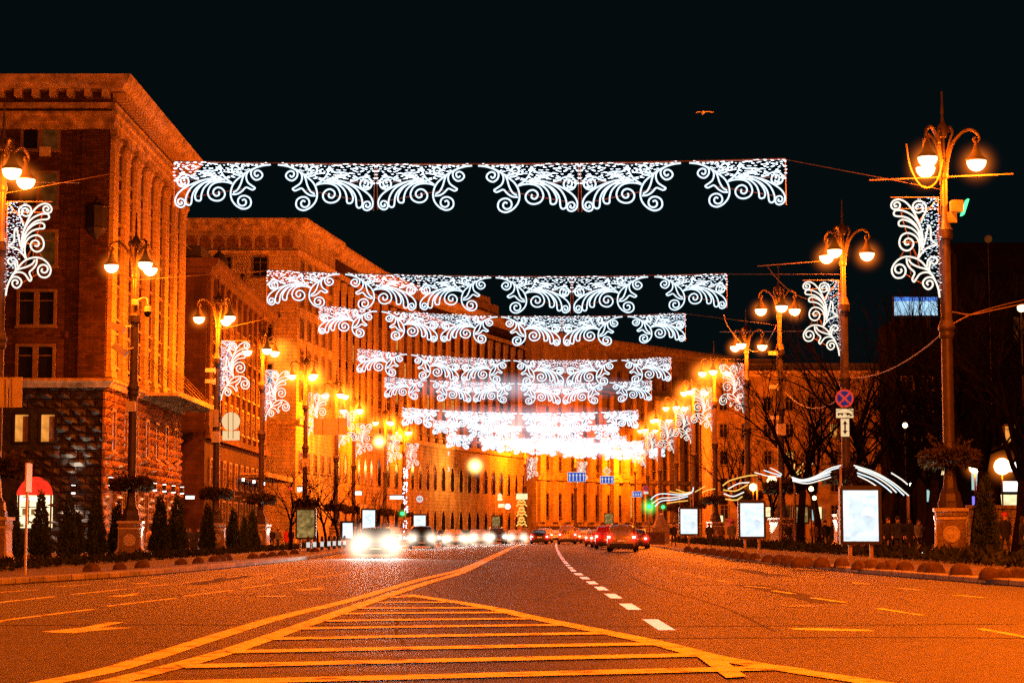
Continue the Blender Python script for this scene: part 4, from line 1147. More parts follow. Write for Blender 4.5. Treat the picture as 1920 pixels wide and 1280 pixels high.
# ---------------------------------------------------------------- scroll ornaments
SCR = [
 [(705, 1190), (695, 1110), (670, 1030), (630, 950), (580, 880), (520, 810), (450, 770), (370, 757), (300, 775), (240, 825), (207, 890), (215, 945), (245, 978), (285, 985), (325, 970), (350, 930), (350, 885), (325, 850), (285, 840), (250, 858), (240, 895), (258, 925), (290, 930), (312, 910), (300, 885)],
 [(670, 1030), (640, 985), (600, 975), (560, 990), (532, 1030), (545, 1075), (580, 1102), (615, 1090), (637, 1055), (625, 1018), (592, 1015), (572, 1038), (590, 1060)],
 [(365, 775), (370, 830), (400, 880), (445, 925), (430, 970), (420, 1000), (440, 1025), (465, 990), (500, 945), (550, 925), (600, 930), (645, 965)],
 [(385, 785), (415, 830), (480, 865), (550, 885), (610, 910)],
 [(580, 860), (590, 800), (625, 765), (665, 765), (690, 795), (680, 825), (650, 835), (615, 815), (605, 850), (600, 890)],
 [(485, 770), (500, 720), (505, 650), (490, 580), (450, 530), (380, 505), (320, 530), (292, 590), (300, 650), (340, 688), (390, 690), (430, 655), (440, 610), (415, 572), (375, 565), (345, 595), (360, 630), (395, 625)],
 [(530, 680), (535, 600), (520, 520), (480, 450), (420, 395), (350, 365), (300, 375), (287, 405), (300, 430), (360, 435), (430, 460), (490, 520), (515, 590), (525, 650)],
 [(535, 500), (500, 410), (450, 335), (390, 290), (320, 265), (260, 265), (237, 297), (260, 325), (350, 335), (420, 370), (480, 440), (515, 540)],
 [(525, 650), (540, 560), (520, 450), (480, 340), (430, 250), (370, 180), (300, 147), (240, 160), (212, 205), (225, 245), (265, 255), (300, 235), (305, 195), (275, 175), (245, 195), (255, 225), (275, 215)],
 [(525, 400), (540, 350), (570, 290), (580, 230), (560, 185), (510, 162), (460, 180), (440, 225), (455, 270), (495, 290), (535, 275), (550, 240), (530, 205), (490, 205), (470, 235), (490, 255)],
 [(525, 690), (560, 600), (585, 500), (605, 420), (625, 470), (625, 560), (650, 600), (690, 630), (620, 645), (550, 690), (490, 770)],
]
def xb(y):
    for y0, y1, a, b in ((130, 260, 470, 470), (260, 700, 545, 560), (700, 800, 530, 560), (800, 900, 600, 640), (900, 1010, 640, 690), (1010, 1200, 700, 712)):
        if y0 <= y < y1: return a + (b - a) * (y - y0) / (y1 - y0)
    return 712
SC_ = 4.3 / 1060
def scroll_meshes(conv, rr, rb, ropemat, beadmat, nside=5, dense=1.0, tall=1.0, framed=None):
    g = MB()
    for path in SCR: g.tube([conv(*p) for p in cr([(x, y, 0) for x, y in path], 4)] if False else [Vector(conv(p.x, p.y)) for p in cr([(x, y, 0) for x, y in path], 4)], rr, nside)
    a = share(g, 'rope_light', ropemat)
    g = MB(); y = 136
    step = 26 / dense
    while y < 1150:
        x = xb(y) + 4
        while x < 716:
            px, py = x + random.uniform(-15, 15), y + random.uniform(-16, 16)
            if random.random() < .86:
                c = conv(px, py); g.octa((c[0], c[1] + random.uniform(-.03, .03), c[2]), rb * random.uniform(.7, 1.25), rb * tall)
            x += step
        y += step
    b = share(g, 'fairy_lights', beadmat)
    g = MB()
    for p in framed: g.tube([Vector(conv(*q)) for q in p], .022, 4)
    c = share(g, 'frame', 'frame')
    return a, b, c
FRM = [[(205, 126), (712, 126)], [(712, 120), (712, 1190)], [(300, 248), (712, 248)], [(310, 250), (345, 430), (390, 560), (440, 690), (500, 860)], [(320, 605), (530, 605)], [(712, 130), (470, 420)], [(300, 760), (345, 690)], [(405, 690), (405, 950)], [(350, 945), (520, 1045)], [(440, 680), (480, 760)]]
# vertical panels on the posts: x towards the road is negative, hung from the top at z=0
PA = scroll_meshes(lambda x, y: (-(715 - x) * SC_, 0, -(y - 130) * SC_), .040, .05, 'ropewarm', 'bead', tall=.06, framed=FRM)
PA2 = scroll_meshes(lambda x, y: (-(715 - x) * SC_, 0, -(y - 130) * SC_), .043, .06, 'ropewarm', 'bead', dense=1.35, tall=.08, framed=FRM)
def panel(root_loc, flip, label, k):
    t = thing('scroll_light_panel', label, 'light panel', root_loc, 0, 'scrolled light panels on the lamp posts')
    t.scale = (-1 if flip else 1, 1, 1)
    for nm, me in zip(('rope_light', 'fairy_lights', 'frame'), k):
        o = bpy.data.objects.new(nm, me); COL.objects.link(o); o.parent = t
    return t
for i, l in enumerate(LAMPS_R):
    if i == 2: continue
    panel((l.location.x - .30, l.location.y - .32, .15 + 15.35), False, 'white scrolled light panel on the %s street lamp of the right pavement' % ORD[i], PA)
for i, l in enumerate(LAMPS_L[:12]):
    if i == 1: continue
    t_ = panel((l.location.x + .30, l.location.y - .32, ZL + (15.7 if i == 0 else 15.25)), True, 'white scrolled light panel on the %s street lamp of the left pavement' % ORD[i], PA2 if i in (2, 3) else PA)
    if i == 0: t_.scale = (-.95, .95, .95)

# garlands across the street: six scroll units each
GM = lambda rr, rb: scroll_meshes(lambda x, y: ((y - 130) * SC_ * .98, 0, -(715 - x) * SC_ * .98), rr, rb, 'rope', 'bead', tall=rb * 1.15, framed=[[(716, 128), (716, 1190)], [(716, 128), (205, 140)], [(520, 128), (520, 560)], [(300, 200), (430, 880)]])
GA_near = GM(.038, .072); GA_mid = GM(.046, .08); GA_far = GM(.075, .09)  # farther garlands get thicker ropes, shaped to stand for bloom
GAR = [(328, 1472, 84, 304, 299), (502, 1362, 112, 507, 514), (600, 1284, 140, 574, 588), (672, 1257, 166, 654, 670), (722, 1221, 193, 707, 713), (755, 1196, 219, 764, 769), (813, 1160, 262, 787, 794), (838, 1174, 290, 813, 817), (905, 1206, 320, 822, 826), (1010, 1246, 352, 834, 838)]
GL = ['nearest and largest', 'second', 'third', 'fourth', 'fifth', 'sixth', 'seventh', 'eighth', 'ninth', 'farthest']
CTR = [0, 4, -2, 0]
for gi, (x0, x1, Y, yl, yr) in enumerate(GAR):
    a, b = at(x0, yl, Y), at(x1, yr, Y)
    ms = GA_near if Y < 130 else (GA_mid if Y < 200 else GA_far)
    cz = at((x0 + x1) / 2, max(yl, yr) + 5, Y).z
    t = thing('light_garland', GL[gi] + ' white scroll light garland hung across the street', 'light garland', (a.x, Y, a.z), 0, 'white light garlands across the street')
    w = (b.x - a.x)
    # unit positions as in the photograph: unit, mirror, unit, mirror ... with open gaps between tips
    slots = [(.0, .157, 0), (.169, .328, 1), (.331, .487, 0), (.497, .6615, 1), (.664, .829, 0), (.843, 1.0, 1)]
    uw = 1060 * SC_ * .98
    def topz(f): return a.z + (b.z - a.z) * f - 4 * f * (1 - f) * ((a.z + b.z) / 2 - cz)
    for f0, f1, mir in slots:
        o = bpy.data.objects.new('light_unit', ms[0]); COL.objects.link(o); o.parent = t
        k = (f1 - f0) * w / uw
        xx = f1 * w if mir else f0 * w
        z0, z1 = topz(f0), topz(f1)
        o.location = (xx, 0, (z1 if mir else z0) - a.z)
        o.scale = (-k if mir else k, 1, k)
        o.rotation_euler = (0, -math.atan2(z1 - z0, (f1 - f0) * w), 0)
        for nm, me in (('fairy_lights', ms[1]), ('frame', ms[2])):
            c = bpy.data.objects.new(nm, me); COL.objects.link(c); c.parent = o
    g = MB(); g.tube([(a.x + w * f, Y, topz(f) + .04) for f in [i / 16 for i in range(17)]], .02, 4)
    g.build('carrier_wire', 'cable', t)
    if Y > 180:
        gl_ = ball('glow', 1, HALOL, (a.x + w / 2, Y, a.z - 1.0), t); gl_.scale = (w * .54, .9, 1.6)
    g = MB()
    # tie wires to the posts on both sides
    lp = min(LAMPS_L, key=lambda l: abs(l.location.y - Y)); rp = min(LAMPS_R, key=lambda l: abs(l.location.y - Y))
    g.tube([(a.x, Y, a.z), (lp.location.x, lp.location.y, 15.9)], .012, 3); g.build('tie_wire', 'cable', t)
    g = MB(); g.tube([(b.x, Y, b.z), (rp.location.x, rp.location.y, 15.9)], .012, 3); g.build('tie_wire', 'cable', t)

# ---------------------------------------------------------------- cables
def sag(a, b, d, n=12):
    a, b = Vector(a), Vector(b)
    return [a.lerp(b, i / n) - Vector((0, 0, 4 * d * (i / n) * (1 - i / n))) for i in range(n + 1)]
def cable(label, pts, r=.03):
    g = MB(); g.tube(pts, r, 5); o = g.build('cable', 'cable'); tag(o, label, 'cable'); return o
r0, r1, r2, r3 = [l.location for l in LAMPS_R[:4]]
cable('thin straight wire crossing behind the nearest right street lamp below its globes', [at(1630, 338, 84.6), at(1900, 326, 84.6)], .03)
cable('loop of cable sagging under the lanterns of the nearest right street lamp', cr([at(1699, 270, 83.6), at(1706, 310, 83.6), at(1722, 343, 83.6), at(1740, 352, 83.6), at(1757, 338, 83.6), at(1768, 300, 83.8)], 5), .035)
cable('long cable sagging from the nearest right lamp post down to the second one', sag(at(1776, 617, 84), at(1592, 708, 112), .6), .035)
cable('cable running from the nearest right lamp post to the right edge', cr([at(1786, 585, 84), at(1820, 590, 86), at(1870, 580, 88), at(1935, 566, 90)], 4), .035)
cable('second lower cable from the nearest right lamp post to the right edge', cr([at(1782, 610, 84), at(1820, 590, 87), at(1880, 572, 90), at(1940, 558, 92)], 4), .03)
cable('cable sagging between the second and third right lamp posts', sag(at(1578, 744, 112), at(1472, 734, 140), .9), .04)
cable('upper cable sagging from the second right lamp towards the third', sag(at(1584, 545, 112), at(1440, 500, 140), 1.3), .035)
cable('thin wire running level in front of the third right lamp post', [at(1350, 622, 139), at(1585, 620, 118)], .03)
cable('thin span wire left of the second right lamp with a small joint', [at(1420, 499, 112), at(1560, 488, 112)], .02)
cable('cable sagging between the fourth and third right lamp posts', sag(at(1405, 655, 168), at(1456, 610, 140), .8), .035)
cable('wire dropping from the third garland to the fourth right lamp', cr([at(1357, 590, 142), at(1364, 610, 150), at(1380, 632, 160), at(1396, 650, 168)], 4), .03)
cable('wire crossing before the left frame edge street lamp', [at(-20, 340, 85.5), at(150, 343, 100)], .02)
cable('cable hanging from the roof of the corner building to the pale block', sag(at(345, 458, 178), at(505, 505, 249), 1.2), .04)

# bird
BD = thing('bird', 'small bird gliding alone in the black sky above the garland', 'bird', at(1320, 212, 70))
g = MB(); c = at(1320, 212, 70); s = 1 / 53
def bp_(x, y, yy=0): return (c.x + (x - 1320) * s, c.y + yy, c.z - (y - 212) * s)
body = cr([(c.x - .05, c.y - .22, c.z), (c.x - .05, c.y - .08, c.z + .0), (c.x - .04, c.y + .1, c.z), (c.x - .04, c.y + .26, c.z)], 4)
g.tube(body, [.015, .03, .045, .05, .055, .055, .05, .045, .04, .035, .025, .02, .015][:len(body)], 8)
for sx in (1, -1):
    w = [(-.05 + sx * .03, .02, .07), (-.05 + sx * .17, .035, .065), (-.05 + sx * (.30 if sx < 0 else .4), .01, .03)] if sx > 0 else [(-.08, .02, .07), (-.19, .025, .06), (-.29, .0, .03)]
    vs = []
    for x, z, ch in w: vs += [(c.x + x, c.y - ch, c.z + z), (c.x + x, c.y + ch, c.z + z), (c.x + x, c.y + ch, c.z + z + .014), (c.x + x, c.y - ch, c.z + z + .014)]
    fs = []
    for i in range(2):
        for k in range(4): fs.append((i * 4 + k, i * 4 + (k + 1) % 4, i * 4 + 4 + (k + 1) % 4, i * 4 + 4 + k))
    fs += [(0, 1, 2, 3), (8, 9, 10, 11)]
    g.add(vs, fs)
g.build('body', mat('bird_plumage', (.75, .65, .5), .7), BD)
# ---------------------------------------------------------------- trees
def branches(g, p, d, L, r, depth, rng, spread=.55, upw=.25, minr=.012):
    n = 3
    pts = [p]; q = p; dd = d
    for i in range(n):
        dd = (dd + Vector((rng.gauss(0, .12), rng.gauss(0, .12), rng.gauss(0, .08) + upw * .12))).normalized()
        q = q + dd * (L / n); pts.append(q)
    r1 = r * .62
    rs = [r + (r1 - r) * i / n for i in range(n + 1)]
    g.tube(pts, rs, 5 if r > .06 else 3, cap=False)
    if depth == 0 or r1 < minr: return
    k = rng.choice((2, 3, 3))
    for j in range(k):
        a = rng.uniform(0, 2 * PI); sp = rng.uniform(spread * .6, spread * 1.35)
        e = dd.orthogonal().normalized(); e = Matrix.Rotation(a, 3, dd) @ e
        nd = (dd * math.cos(sp) + e * math.sin(sp) + Vector((0, 0, upw * .35))).normalized()
        branches(g, q, nd, L * rng.uniform(.62, .86), r1 * rng.uniform(.75, .95), depth - 1, rng, spread, upw, minr)
    for j in range(2):
        i = rng.choice((1, 2)); a = rng.uniform(0, 2 * PI)
        e = Matrix.Rotation(a, 3, dd) @ dd.orthogonal().normalized()
        if depth > 1: branches(g, pts[i], (dd * .6 + e * .8 + Vector((0, 0, upw * .3))).normalized(), L * .5, r1 * .55, depth - 2, rng, spread, upw, minr)

def bare_tree(seed, H, r, spread=.5, depth=5, trunkh=.3):
    rng = random.Random(seed)
    t = thing('bare_tree', 'x', 'tree', (0, 0, 0))
    g = MB(); p = Vector((0, 0, -.3)); d = Vector((rng.gauss(0, .06), rng.gauss(0, .06), 1)).normalized()
    pts = [p]; 
    for i in range(5):
        p = p + d * (H * trunkh / 5 + .06); pts.append(p); d = (d + Vector((rng.gauss(0, .08), rng.gauss(0, .08), 0))).normalized()
    g.tube(pts, [r * 1.25, r * 1.05, r, r * .95, r * .9, r * .85], 8)
    g.build('trunk', 'bark', t)
    g = MB()
    for j in range(4):
        a = j * PI / 2 + rng.uniform(-.5, .5); sp = rng.uniform(.2, spread * 1.1)
        nd = (d + Vector((math.cos(a), math.sin(a), 0)) * math.tan(sp)).normalized()
        branches(g, pts[-1] - d * .1 * j, nd, H * .26, r * .62, depth, rng, spread)
    g.build('crown', 'twig', t)
    return t
T = [bare_tree(3, 12.5, .26, .5, 4), bare_tree(11, 11, .22, .62, 4), bare_tree(23, 14, .3, .42, 4), bare_tree(31, 7.5, .12, .5, 5)]
usedT = [[], [], [], []]
TR = [(1500, 122, 1, 'bare tree left of the no-stopping lamp post, before the ochre block'), (1540, 150, 0, 'bare tree between the third and second right lamp posts'), (1638, 118, 2, 'tall bare tree right behind the largest advert lightbox'),
      (1672, 128, 0, 'bare tree with leaning limbs in the middle of the dark trees'), (1690, 108, 1, 'bare tree behind the white rope light arch tip'), (1735, 104, 2, 'thick bare tree just left of the nearest lamp pedestal'),
      (1712, 138, 1, 'bare tree farther back between the screen building and the arch'), (1828, 96, 2, 'dark bare tree just right of the nearest lamp post'), (1905, 92, 0, 'bare tree with lit twigs above the white shop sign'),
      (1868, 118, 2, 'tall dark bare tree before the dark right building'), (1450, 175, 1, 'bare tree leaning before the ochre block window grid'), (1395, 205, 0, 'farther bare tree behind the fourth right lamp post'), (1600, 160, 2, 'far bare tree behind the no-stopping sign'), (1950, 104, 2, 'bare tree at the right frame edge'), (1770, 128, 0, 'bare tree directly behind the nearest lamp pedestal'),(1655, 168, 1, 'distant bare tree seen through the rope light arch')]
for px, Y, k, lab in TR:
    p = at(px, 1000, Y); s = random.uniform(.9, 1.12)
    place(T[k], usedT[k], (p.x, Y, .1), random.uniform(0, 6), lab, 'bare trees on the right pavement', scale=(s, s, s))
TLf = [(545, 150, 1, .62, 'small bare tree before the red wall on the left pavement'), (612, 168, 3, 1, 'young bare street tree left of the white glare'), (635, 176, 3, 1.05, 'second young bare street tree near the left lightboxes'), (596, 182, 3, .95, 'third young bare street tree behind the dim lightbox'), (668, 215, 3, 1.0, 'fourth young bare street tree under the left lamp row'), (705, 235, 3, 1.0, 'fifth young bare street tree by the far traffic light')]
for px, Y, k, s, lab in TLf:
    p = at(px, 1000, Y)
    place(T[k], usedT[k], (p.x, Y, ZL), random.uniform(0, 6), lab, 'bare street trees on the left pavement', scale=(s, s, s))

# ---------------------------------------------------------------- thujas
def thuja(seed, H, Rb):
    rng = random.Random(seed); random.seed(seed)
    t = thing('conical_thuja', 'x', 'thuja', (0, 0, 0))
    g = MB(); g.tube([(0, 0, -.1), (0, 0, H * .5)], [.07, .03], 6); g.build('trunk', 'bark', t)
    g = MB()
    lob = [(rng.uniform(0, 2 * PI), rng.uniform(.1, .8), rng.uniform(.5, 1)) for _ in range(7)]
    for i in range(2600):
        u = 1 - math.sqrt(random.random()); u = u * .98
        prof = min(1, u * 9 + .35) * (1 - u) ** .75
        a = random.uniform(0, 2 * PI)
        w = 1 + sum(.16 * k * math.cos(a - b) * math.exp(-((u - c) / .15) ** 2) for b, c, k in lob)
        rr = Rb * prof * w * (random.random() ** .35)
        g.leafquad((rr * math.cos(a), rr * math.sin(a), .12 + u * H), .26, (math.cos(a) * .6, math.sin(a) * .6, .9))
    g.build('foliage', 'leaf', t)
    return t
TH = [thuja(5, 2.7, .72), thuja(6, 2.3, .62), thuja(8, 3.2, .8)]
usedH = [[], [], []]
THJ = [(22, 92, 2, 1.0, 'between the frame-edge lamp pedestal and the thin post'), (76, 100, 0, 1.25, 'in front of the arched shop window'), (128, 97, 2, 1.0, 'right of the arched shop window, before the spotlit stones'), (181, 108, 2, 1.12, 'before the dark flank corner of the building'), (219, 117, 0, 1.15, 'just left of the second left lamp pedestal'),
       (300, 119, 0, 1.3, 'just right of the second left lamp pedestal'), (331, 124, 0, 1.35, 'between the second and third left lamp pedestals'), (389, 140, 0, 1.25, 'touching the third left lamp pedestal'), (437, 146, 0, 1.15, 'right of the third left lamp pedestal'), (458, 158, 1, 1.1, 'half hidden behind its neighbour near the third left pedestal'), (473, 160, 0, 1.2, 'just left of the fourth left lamp pedestal'), (145, 118, 1, 1.1, 'low and farther back before the black stone'),
       (1850, 80, 2, 1.05, 'right of the nearest right lamp pedestal')]
for px, Y, k, s, lab in THJ:
    p = at(px, 1000, Y)
    place(TH[k], usedH[k], (p.x, Y, ZL if px < 960 else .12), random.uniform(0, 6), 'dark conical thuja ' + lab, 'conical thujas along the pavements', scale=(s * (.5 if px == 76 else .68), s * .68, s))
random.seed(99)
# ---------------------------------------------------------------- low planting beds (ground cover)
def bed(name, pts, halfw, z, dens=55, hgt=.5):
    g = MB()
    P = [Vector(p) for p in pts]
    for i in range(len(P) - 1):
        ln = (P[i + 1] - P[i]).length
        d = (P[i + 1] - P[i]).normalized(); nn = Vector((-d.y, d.x, 0))
        for k in range(int(ln * dens)):
            q = P[i] + d * random.uniform(0, ln) + nn * random.uniform(-halfw, halfw)
            bump = .55 + .45 * math.sin(q.y * 1.3 + q.x) * math.sin(q.y * .47 + 1)
            g.leafquad((q.x, q.y, z + random.random() * hgt * bump), .34, (random.uniform(-.4, .4), random.uniform(-.4, .4), .8))
    o = g.build(name, 'hedge'); o['kind'] = 'stuff'; return o
lb = [(-20.2, 70, 0), (-20, 90, 0), (-19.4, 112, 0), (-19, 140, 0), (-18.4, 168, 0), (-17.8, 200, 0)]
bed('ground_cover', lb, 1.2, ZL, 40, .34)
rb = [(16.2, 52, 0), (16.3, 70, 0), (16.8, 84, 0), (17, 112, 0), (17.2, 140, 0), (17.6, 170, 0), (18, 210, 0)]
bed('ground_cover', rb, 1.2, .12, 55, .5)

# ---------------------------------------------------------------- hemispherical bollards
def bollard():
    g = MB(); g.lathe([(.36, -.05), (.36, .03), (.345, .06)] + [(.34 * math.cos(t), .06 + .32 * math.sin(t)) for t in [i * PI / 16 for i in range(1, 8)]] + [(.03, .38)], 18)
    return g.build('stone_bollard', 'bollard', None, True)
BO = bollard(); BO['category'] = 'bollard'; used = []
RB = [(1497, 1060), (1512, 1059), (1541, 1060.5), (1578, 1061), (1611, 1065), (1632, 1065), (1657, 1067), (1668, 1067), (1697, 1068), (1738, 1072), (1752, 1073), (1801, 1077.5), (1856, 1083), (1880, 1083), (1908, 1082), (1478, 1055), (1462, 1053), (1440, 1051), (1415, 1047.5), (1397, 1046), (1380, 1044), (1366, 1042), (1350, 1040), (1336, 1038), (1322, 1036), (1306, 1034), (1290, 1032)]
LB = [(172, 1072), (225, 1069), (267, 1065), (340, 1059), (372, 1057), (402, 1053), (413, 1052), (425, 1051), (474, 1047.5), (494, 1045.5), (511, 1044), (530, 1042), (552, 1040), (590, 1036)]
for nm, lst in (('right', RB), ('left', LB)):
    for i, (px, py) in enumerate(sorted(lst, key=lambda q: -q[1])):
        p = gnd(px, py, .15 if nm == 'right' else .05)
        s = random.uniform(.66, .84)
        place(BO, used, (p.x, p.y, .14 if nm == 'right' else .04), random.uniform(0, 6), '%s round stone bollard along the %s kerb' % (ORD[i], nm), 'round stone bollards along the %s kerb' % nm, scale=(s, s, s * random.uniform(.9, 1.05)))

# ---------------------------------------------------------------- signs
def disc(g, c, r, y0, y1, n=28, mi=0):
    vs = [(c[0] + r * math.cos(2 * PI * k / n), y0, c[2] + r * math.sin(2 * PI * k / n)) for k in range(n)] + [(c[0] + r * math.cos(2 * PI * k / n), y1, c[2] + r * math.sin(2 * PI * k / n)) for k in range(n)]
    g.add(vs, [tuple(range(n)), tuple(range(n, 2 * n))] + [(k, (k + 1) % n, n + (k + 1) % n, n + k) for k in range(n)], mi)
def rect(g, a, b, y, d=.03, mi=0): g.box(min(a.x, b.x), max(a.x, b.x), y, y + d, min(a.z, b.z), max(a.z, b.z), mi)

def no_stopping(c, r, label):
    t = thing('no_stopping_sign', label, 'road sign', c)
    g = MB(); disc(g, c, r, c.y, c.y + .04); g.build('disc', 'signred', t)
    g = MB(); disc(g, c, r * .8, c.y - .012, c.y - .002); g.build('field', 'signblue2', t)
    g = MB()
    for s in (1, -1):
        d = Vector((math.cos(PI / 4), 0, s * math.sin(PI / 4))); e = Vector((-d.z, 0, d.x)) * r * .11
        a, b = c - d * r * .8, c + d * r * .8; y = c.y - .02 - (.006 if s > 0 else 0)
        g.add([(v.x, y, v.z) for v in (a - e, a + e, b + e, b - e)], [(0, 1, 2, 3)])
    g.build('cross', 'signred', t)
    return t
c = at(1583.5, 746.5, 111.3)
no_stopping(c, .52, 'round blue no-stopping sign with red cross on the second right lamp post')
PT = thing('tow_away_plate', 'white rectangular tow-away plate under the no-stopping sign', 'road sign', at(1584, 775, 111.3))
g = MB(); a, b = at(1568, 783, 111.3), at(1600, 766, 111.3); rect(g, a, b, 111.3); g.build('plate', 'signcream', PT)
g = MB()
def pp(x, y, Y=111.28): return tuple(at(x, y, Y))
g.add([pp(1570.5, 774), pp(1581, 774), pp(1581, 776.6), pp(1570.5, 776.6)], [(0, 1, 2, 3)])
g.add([pp(1584, 775), pp(1590, 773), pp(1597, 776.5), pp(1597, 779), pp(1588, 777)], [(0, 1, 2, 3, 4)])
for x in (1572.5, 1579, 1589, 1595): disc(g, at(x, 777.5, 111.27), .045, 111.262, 111.27, 10)
g.add([pp(1581, 774.6), pp(1586, 773.6), pp(1586, 774.4), pp(1581, 775.4)], [(0, 1, 2, 3)])
g.build('tow_truck_symbol', 'black', PT)
PD = thing('double_arrow_plate', 'white upright plate with a black double arrow under the tow-away plate', 'road sign', at(1584, 800, 111.3))
g = MB(); a, b = at(1577, 818, 111.3), at(1592, 785, 111.3); rect(g, a, b, 111.3); g.build('plate', 'signcream', PD)
g = MB(); g.add([pp(1584.5, 788), pp(1589, 795), pp(1586, 795), pp(1586, 807), pp(1589, 807), pp(1584.5, 814), pp(1580, 807), pp(1583, 807), pp(1583, 795), pp(1580, 795)], [tuple(range(10))]); g.build('arrow', 'black', PD)

def back_sign(label, rects, discs, Y, bars, m='signback'):
    t = thing('sign_back', label, 'road sign', at(bars[0][0], bars[0][1], Y))
    for a, b in rects:
        g = MB(); rect(g, at(*a, Y), at(*b, Y), Y, .03); g.build('plate', m, t)
    for c, r in discs:
        g = MB(); disc(g, at(*c, Y), r, Y, Y + .03); g.build('disc', m, t)
    g = MB()
    for x, y0, y1 in zip([b[0] for b in bars], [b[1] for b in bars], [b[2] for b in bars]): g.tube([at(x, y0, Y - .04), at(x, y1, Y - .04)], .025, 4)
    g.build('bracket', 'frame', t)
    return t
def bar3(x, a, b): return (x, a, b)
back_sign('pale back of a round sign over a square plate on a left lamp post', [((417, 825), (449.5, 807.5))], [((433, 789.5), .66)], 142, [(428, 772, 822), (437, 772, 822)], 'signcream')  # this sign back has its own glow in place of lamp light
back_sign('narrow upright sign back just left of the round sign back', [((393, 800), (410, 767))], [], 142.2, [(401, 770, 798)])
back_sign('large pale blank sign back of two plates at the left frame edge', [((-30, 763.5), (15.5, 707)), ((16.5, 763.5), (42, 707))], [], 84.2, [(10, 709, 762), (22, 709, 762)])
back_sign('wide ochre blank sign back hanging among the left light panels', [((587.5, 815), (651, 783.5))], [], 190, [(605, 785, 813), (635, 785, 813)])
back_sign('small ochre sign back above the left lightbox near the glare', [((675, 965), (687, 945))], [], 181, [(681, 946, 980)])
t = thing('edge_on_sign_post', 'thin tall post with an edge-on sign at the left kerb before the arched shop', 'road sign', gnd(47, 1078, -.0))
p = gnd(47, 1078, 0); Y = p.y
g = MB(); g.tube([at(47, 1084, Y), at(52, 868, Y)], .038, 7); g.build('post', 'signback', t)
g = MB(); a, b = at(50.2, 922, Y - .1), at(53.5, 868, Y - .1); g.box(a.x, a.x + .045, Y - .35, Y + .3, a.z, b.z); g.build('plate', 'signback', t)

def lane_sign(label, x0, y0, x1, y1, Y, n, last=None):
    t = thing('lane_sign', label, 'road sign', at((x0 + x1) / 2, y1, Y))
    g = MB(); rect(g, at(x0 - .8, y1 + .8, Y), at(x1 + .8, y0 - .8, Y), Y); g.build('border', 'signwhite', t)
    g = MB(); rect(g, at(x0, y1, Y - .03), at(x1, y0, Y - .03), Y - .03, .02); pl = g.build('panel', 'signblue', t)
    for i in range(n):
        cx = x0 + (x1 - x0) * (i + .5) / n; w = (x1 - x0) / n
        P = [(cx - w * .12, y1 - 1.2), (cx + w * .12, y1 - 1.2), (cx + w * .12, y0 + 6), (cx + w * .34, y0 + 6), (cx, y0 + 1.2), (cx - w * .34, y0 + 6), (cx - w * .12, y0 + 6)]
        g = MB(); g.add([tuple(at(x, y, Y - .04)) for x, y in P], [tuple(range(7))]); g.build('arrow', 'signwhite', pl)
    return t
lane_sign('blue lane sign with five white arrows, larger of the two hanging over the road', 1065, 885.5, 1097.5, 902, 240, 5)
lane_sign('blue lane sign with four white arrows under the yellow diamond', 1126.5, 892.5, 1150.5, 905.5, 262, 4)
lane_sign('small blue lane sign with four arrows left of the green signal', 1186, 921.5, 1203, 930.5, 300, 4)
t = thing('priority_diamond_sign', 'yellow diamond priority road sign with white rim above the four-arrow sign', 'road sign', at(1138.5, 883, 262))
c = at(1138.5, 882.5, 262)
for nm, r, m, y in (('rim', .56, 'signwhite', 262), ('diamond', .40, 'signyellow', 261.97)):
    g = MB(); g.add([(c.x + dx * r, y, c.z + dz * r) for dx, dz in ((1, 0), (0, 1), (-1, 0), (0, -1))] + [(c.x + dx * r, y + .02, c.z + dz * r) for dx, dz in ((1, 0), (0, 1), (-1, 0), (0, -1))], [(0, 1, 2, 3), (4, 5, 6, 7), (0, 1, 5, 4), (1, 2, 6, 5), (2, 3, 7, 6), (3, 0, 4, 7)]); g.build(nm, m, t)
cable('span wire carrying the blue lane signs over the road', [at(905, 898, 262), at(1060, 884, 240.2), at(1140, 888, 262.2), at(1262, 880, 252)], .03)
no_stopping(at(1211, 915, 300), .42, 'small distant no-stopping sign near the green signal')
t = thing('tow_away_plate', 'tiny pale plate under the distant no-stopping sign', 'road sign', at(1211, 923, 300)); g = MB(); rect(g, at(1207, 925.5, 300), at(1216, 921, 300), 300); g.build('plate', 'signwhite', t)
t = thing('round_limit_sign', 'round white sign with red rim beside the left green signal', 'road sign', at(787, 935, 230))
c = at(787, 935, 230); g = MB(); disc(g, c, .52, 230, 230.04); g.build('disc', 'signred', t); g = MB(); disc(g, c, .40, 229.97, 229.99); f_ = g.build('field', 'signwhite', t)
g = MB()
for dx in (-.2, -.02, .16): g.box(c.x + dx - .035, c.x + dx + .045, 229.95, 229.96, c.z - .15, c.z + .15)
g.build('dark_figures', 'black', f_)
g = MB(); g.tube([(c.x, 230.06, ZL), (c.x, 230.06, c.z + .5)], .05, 6); g.build('post', 'frame', t)

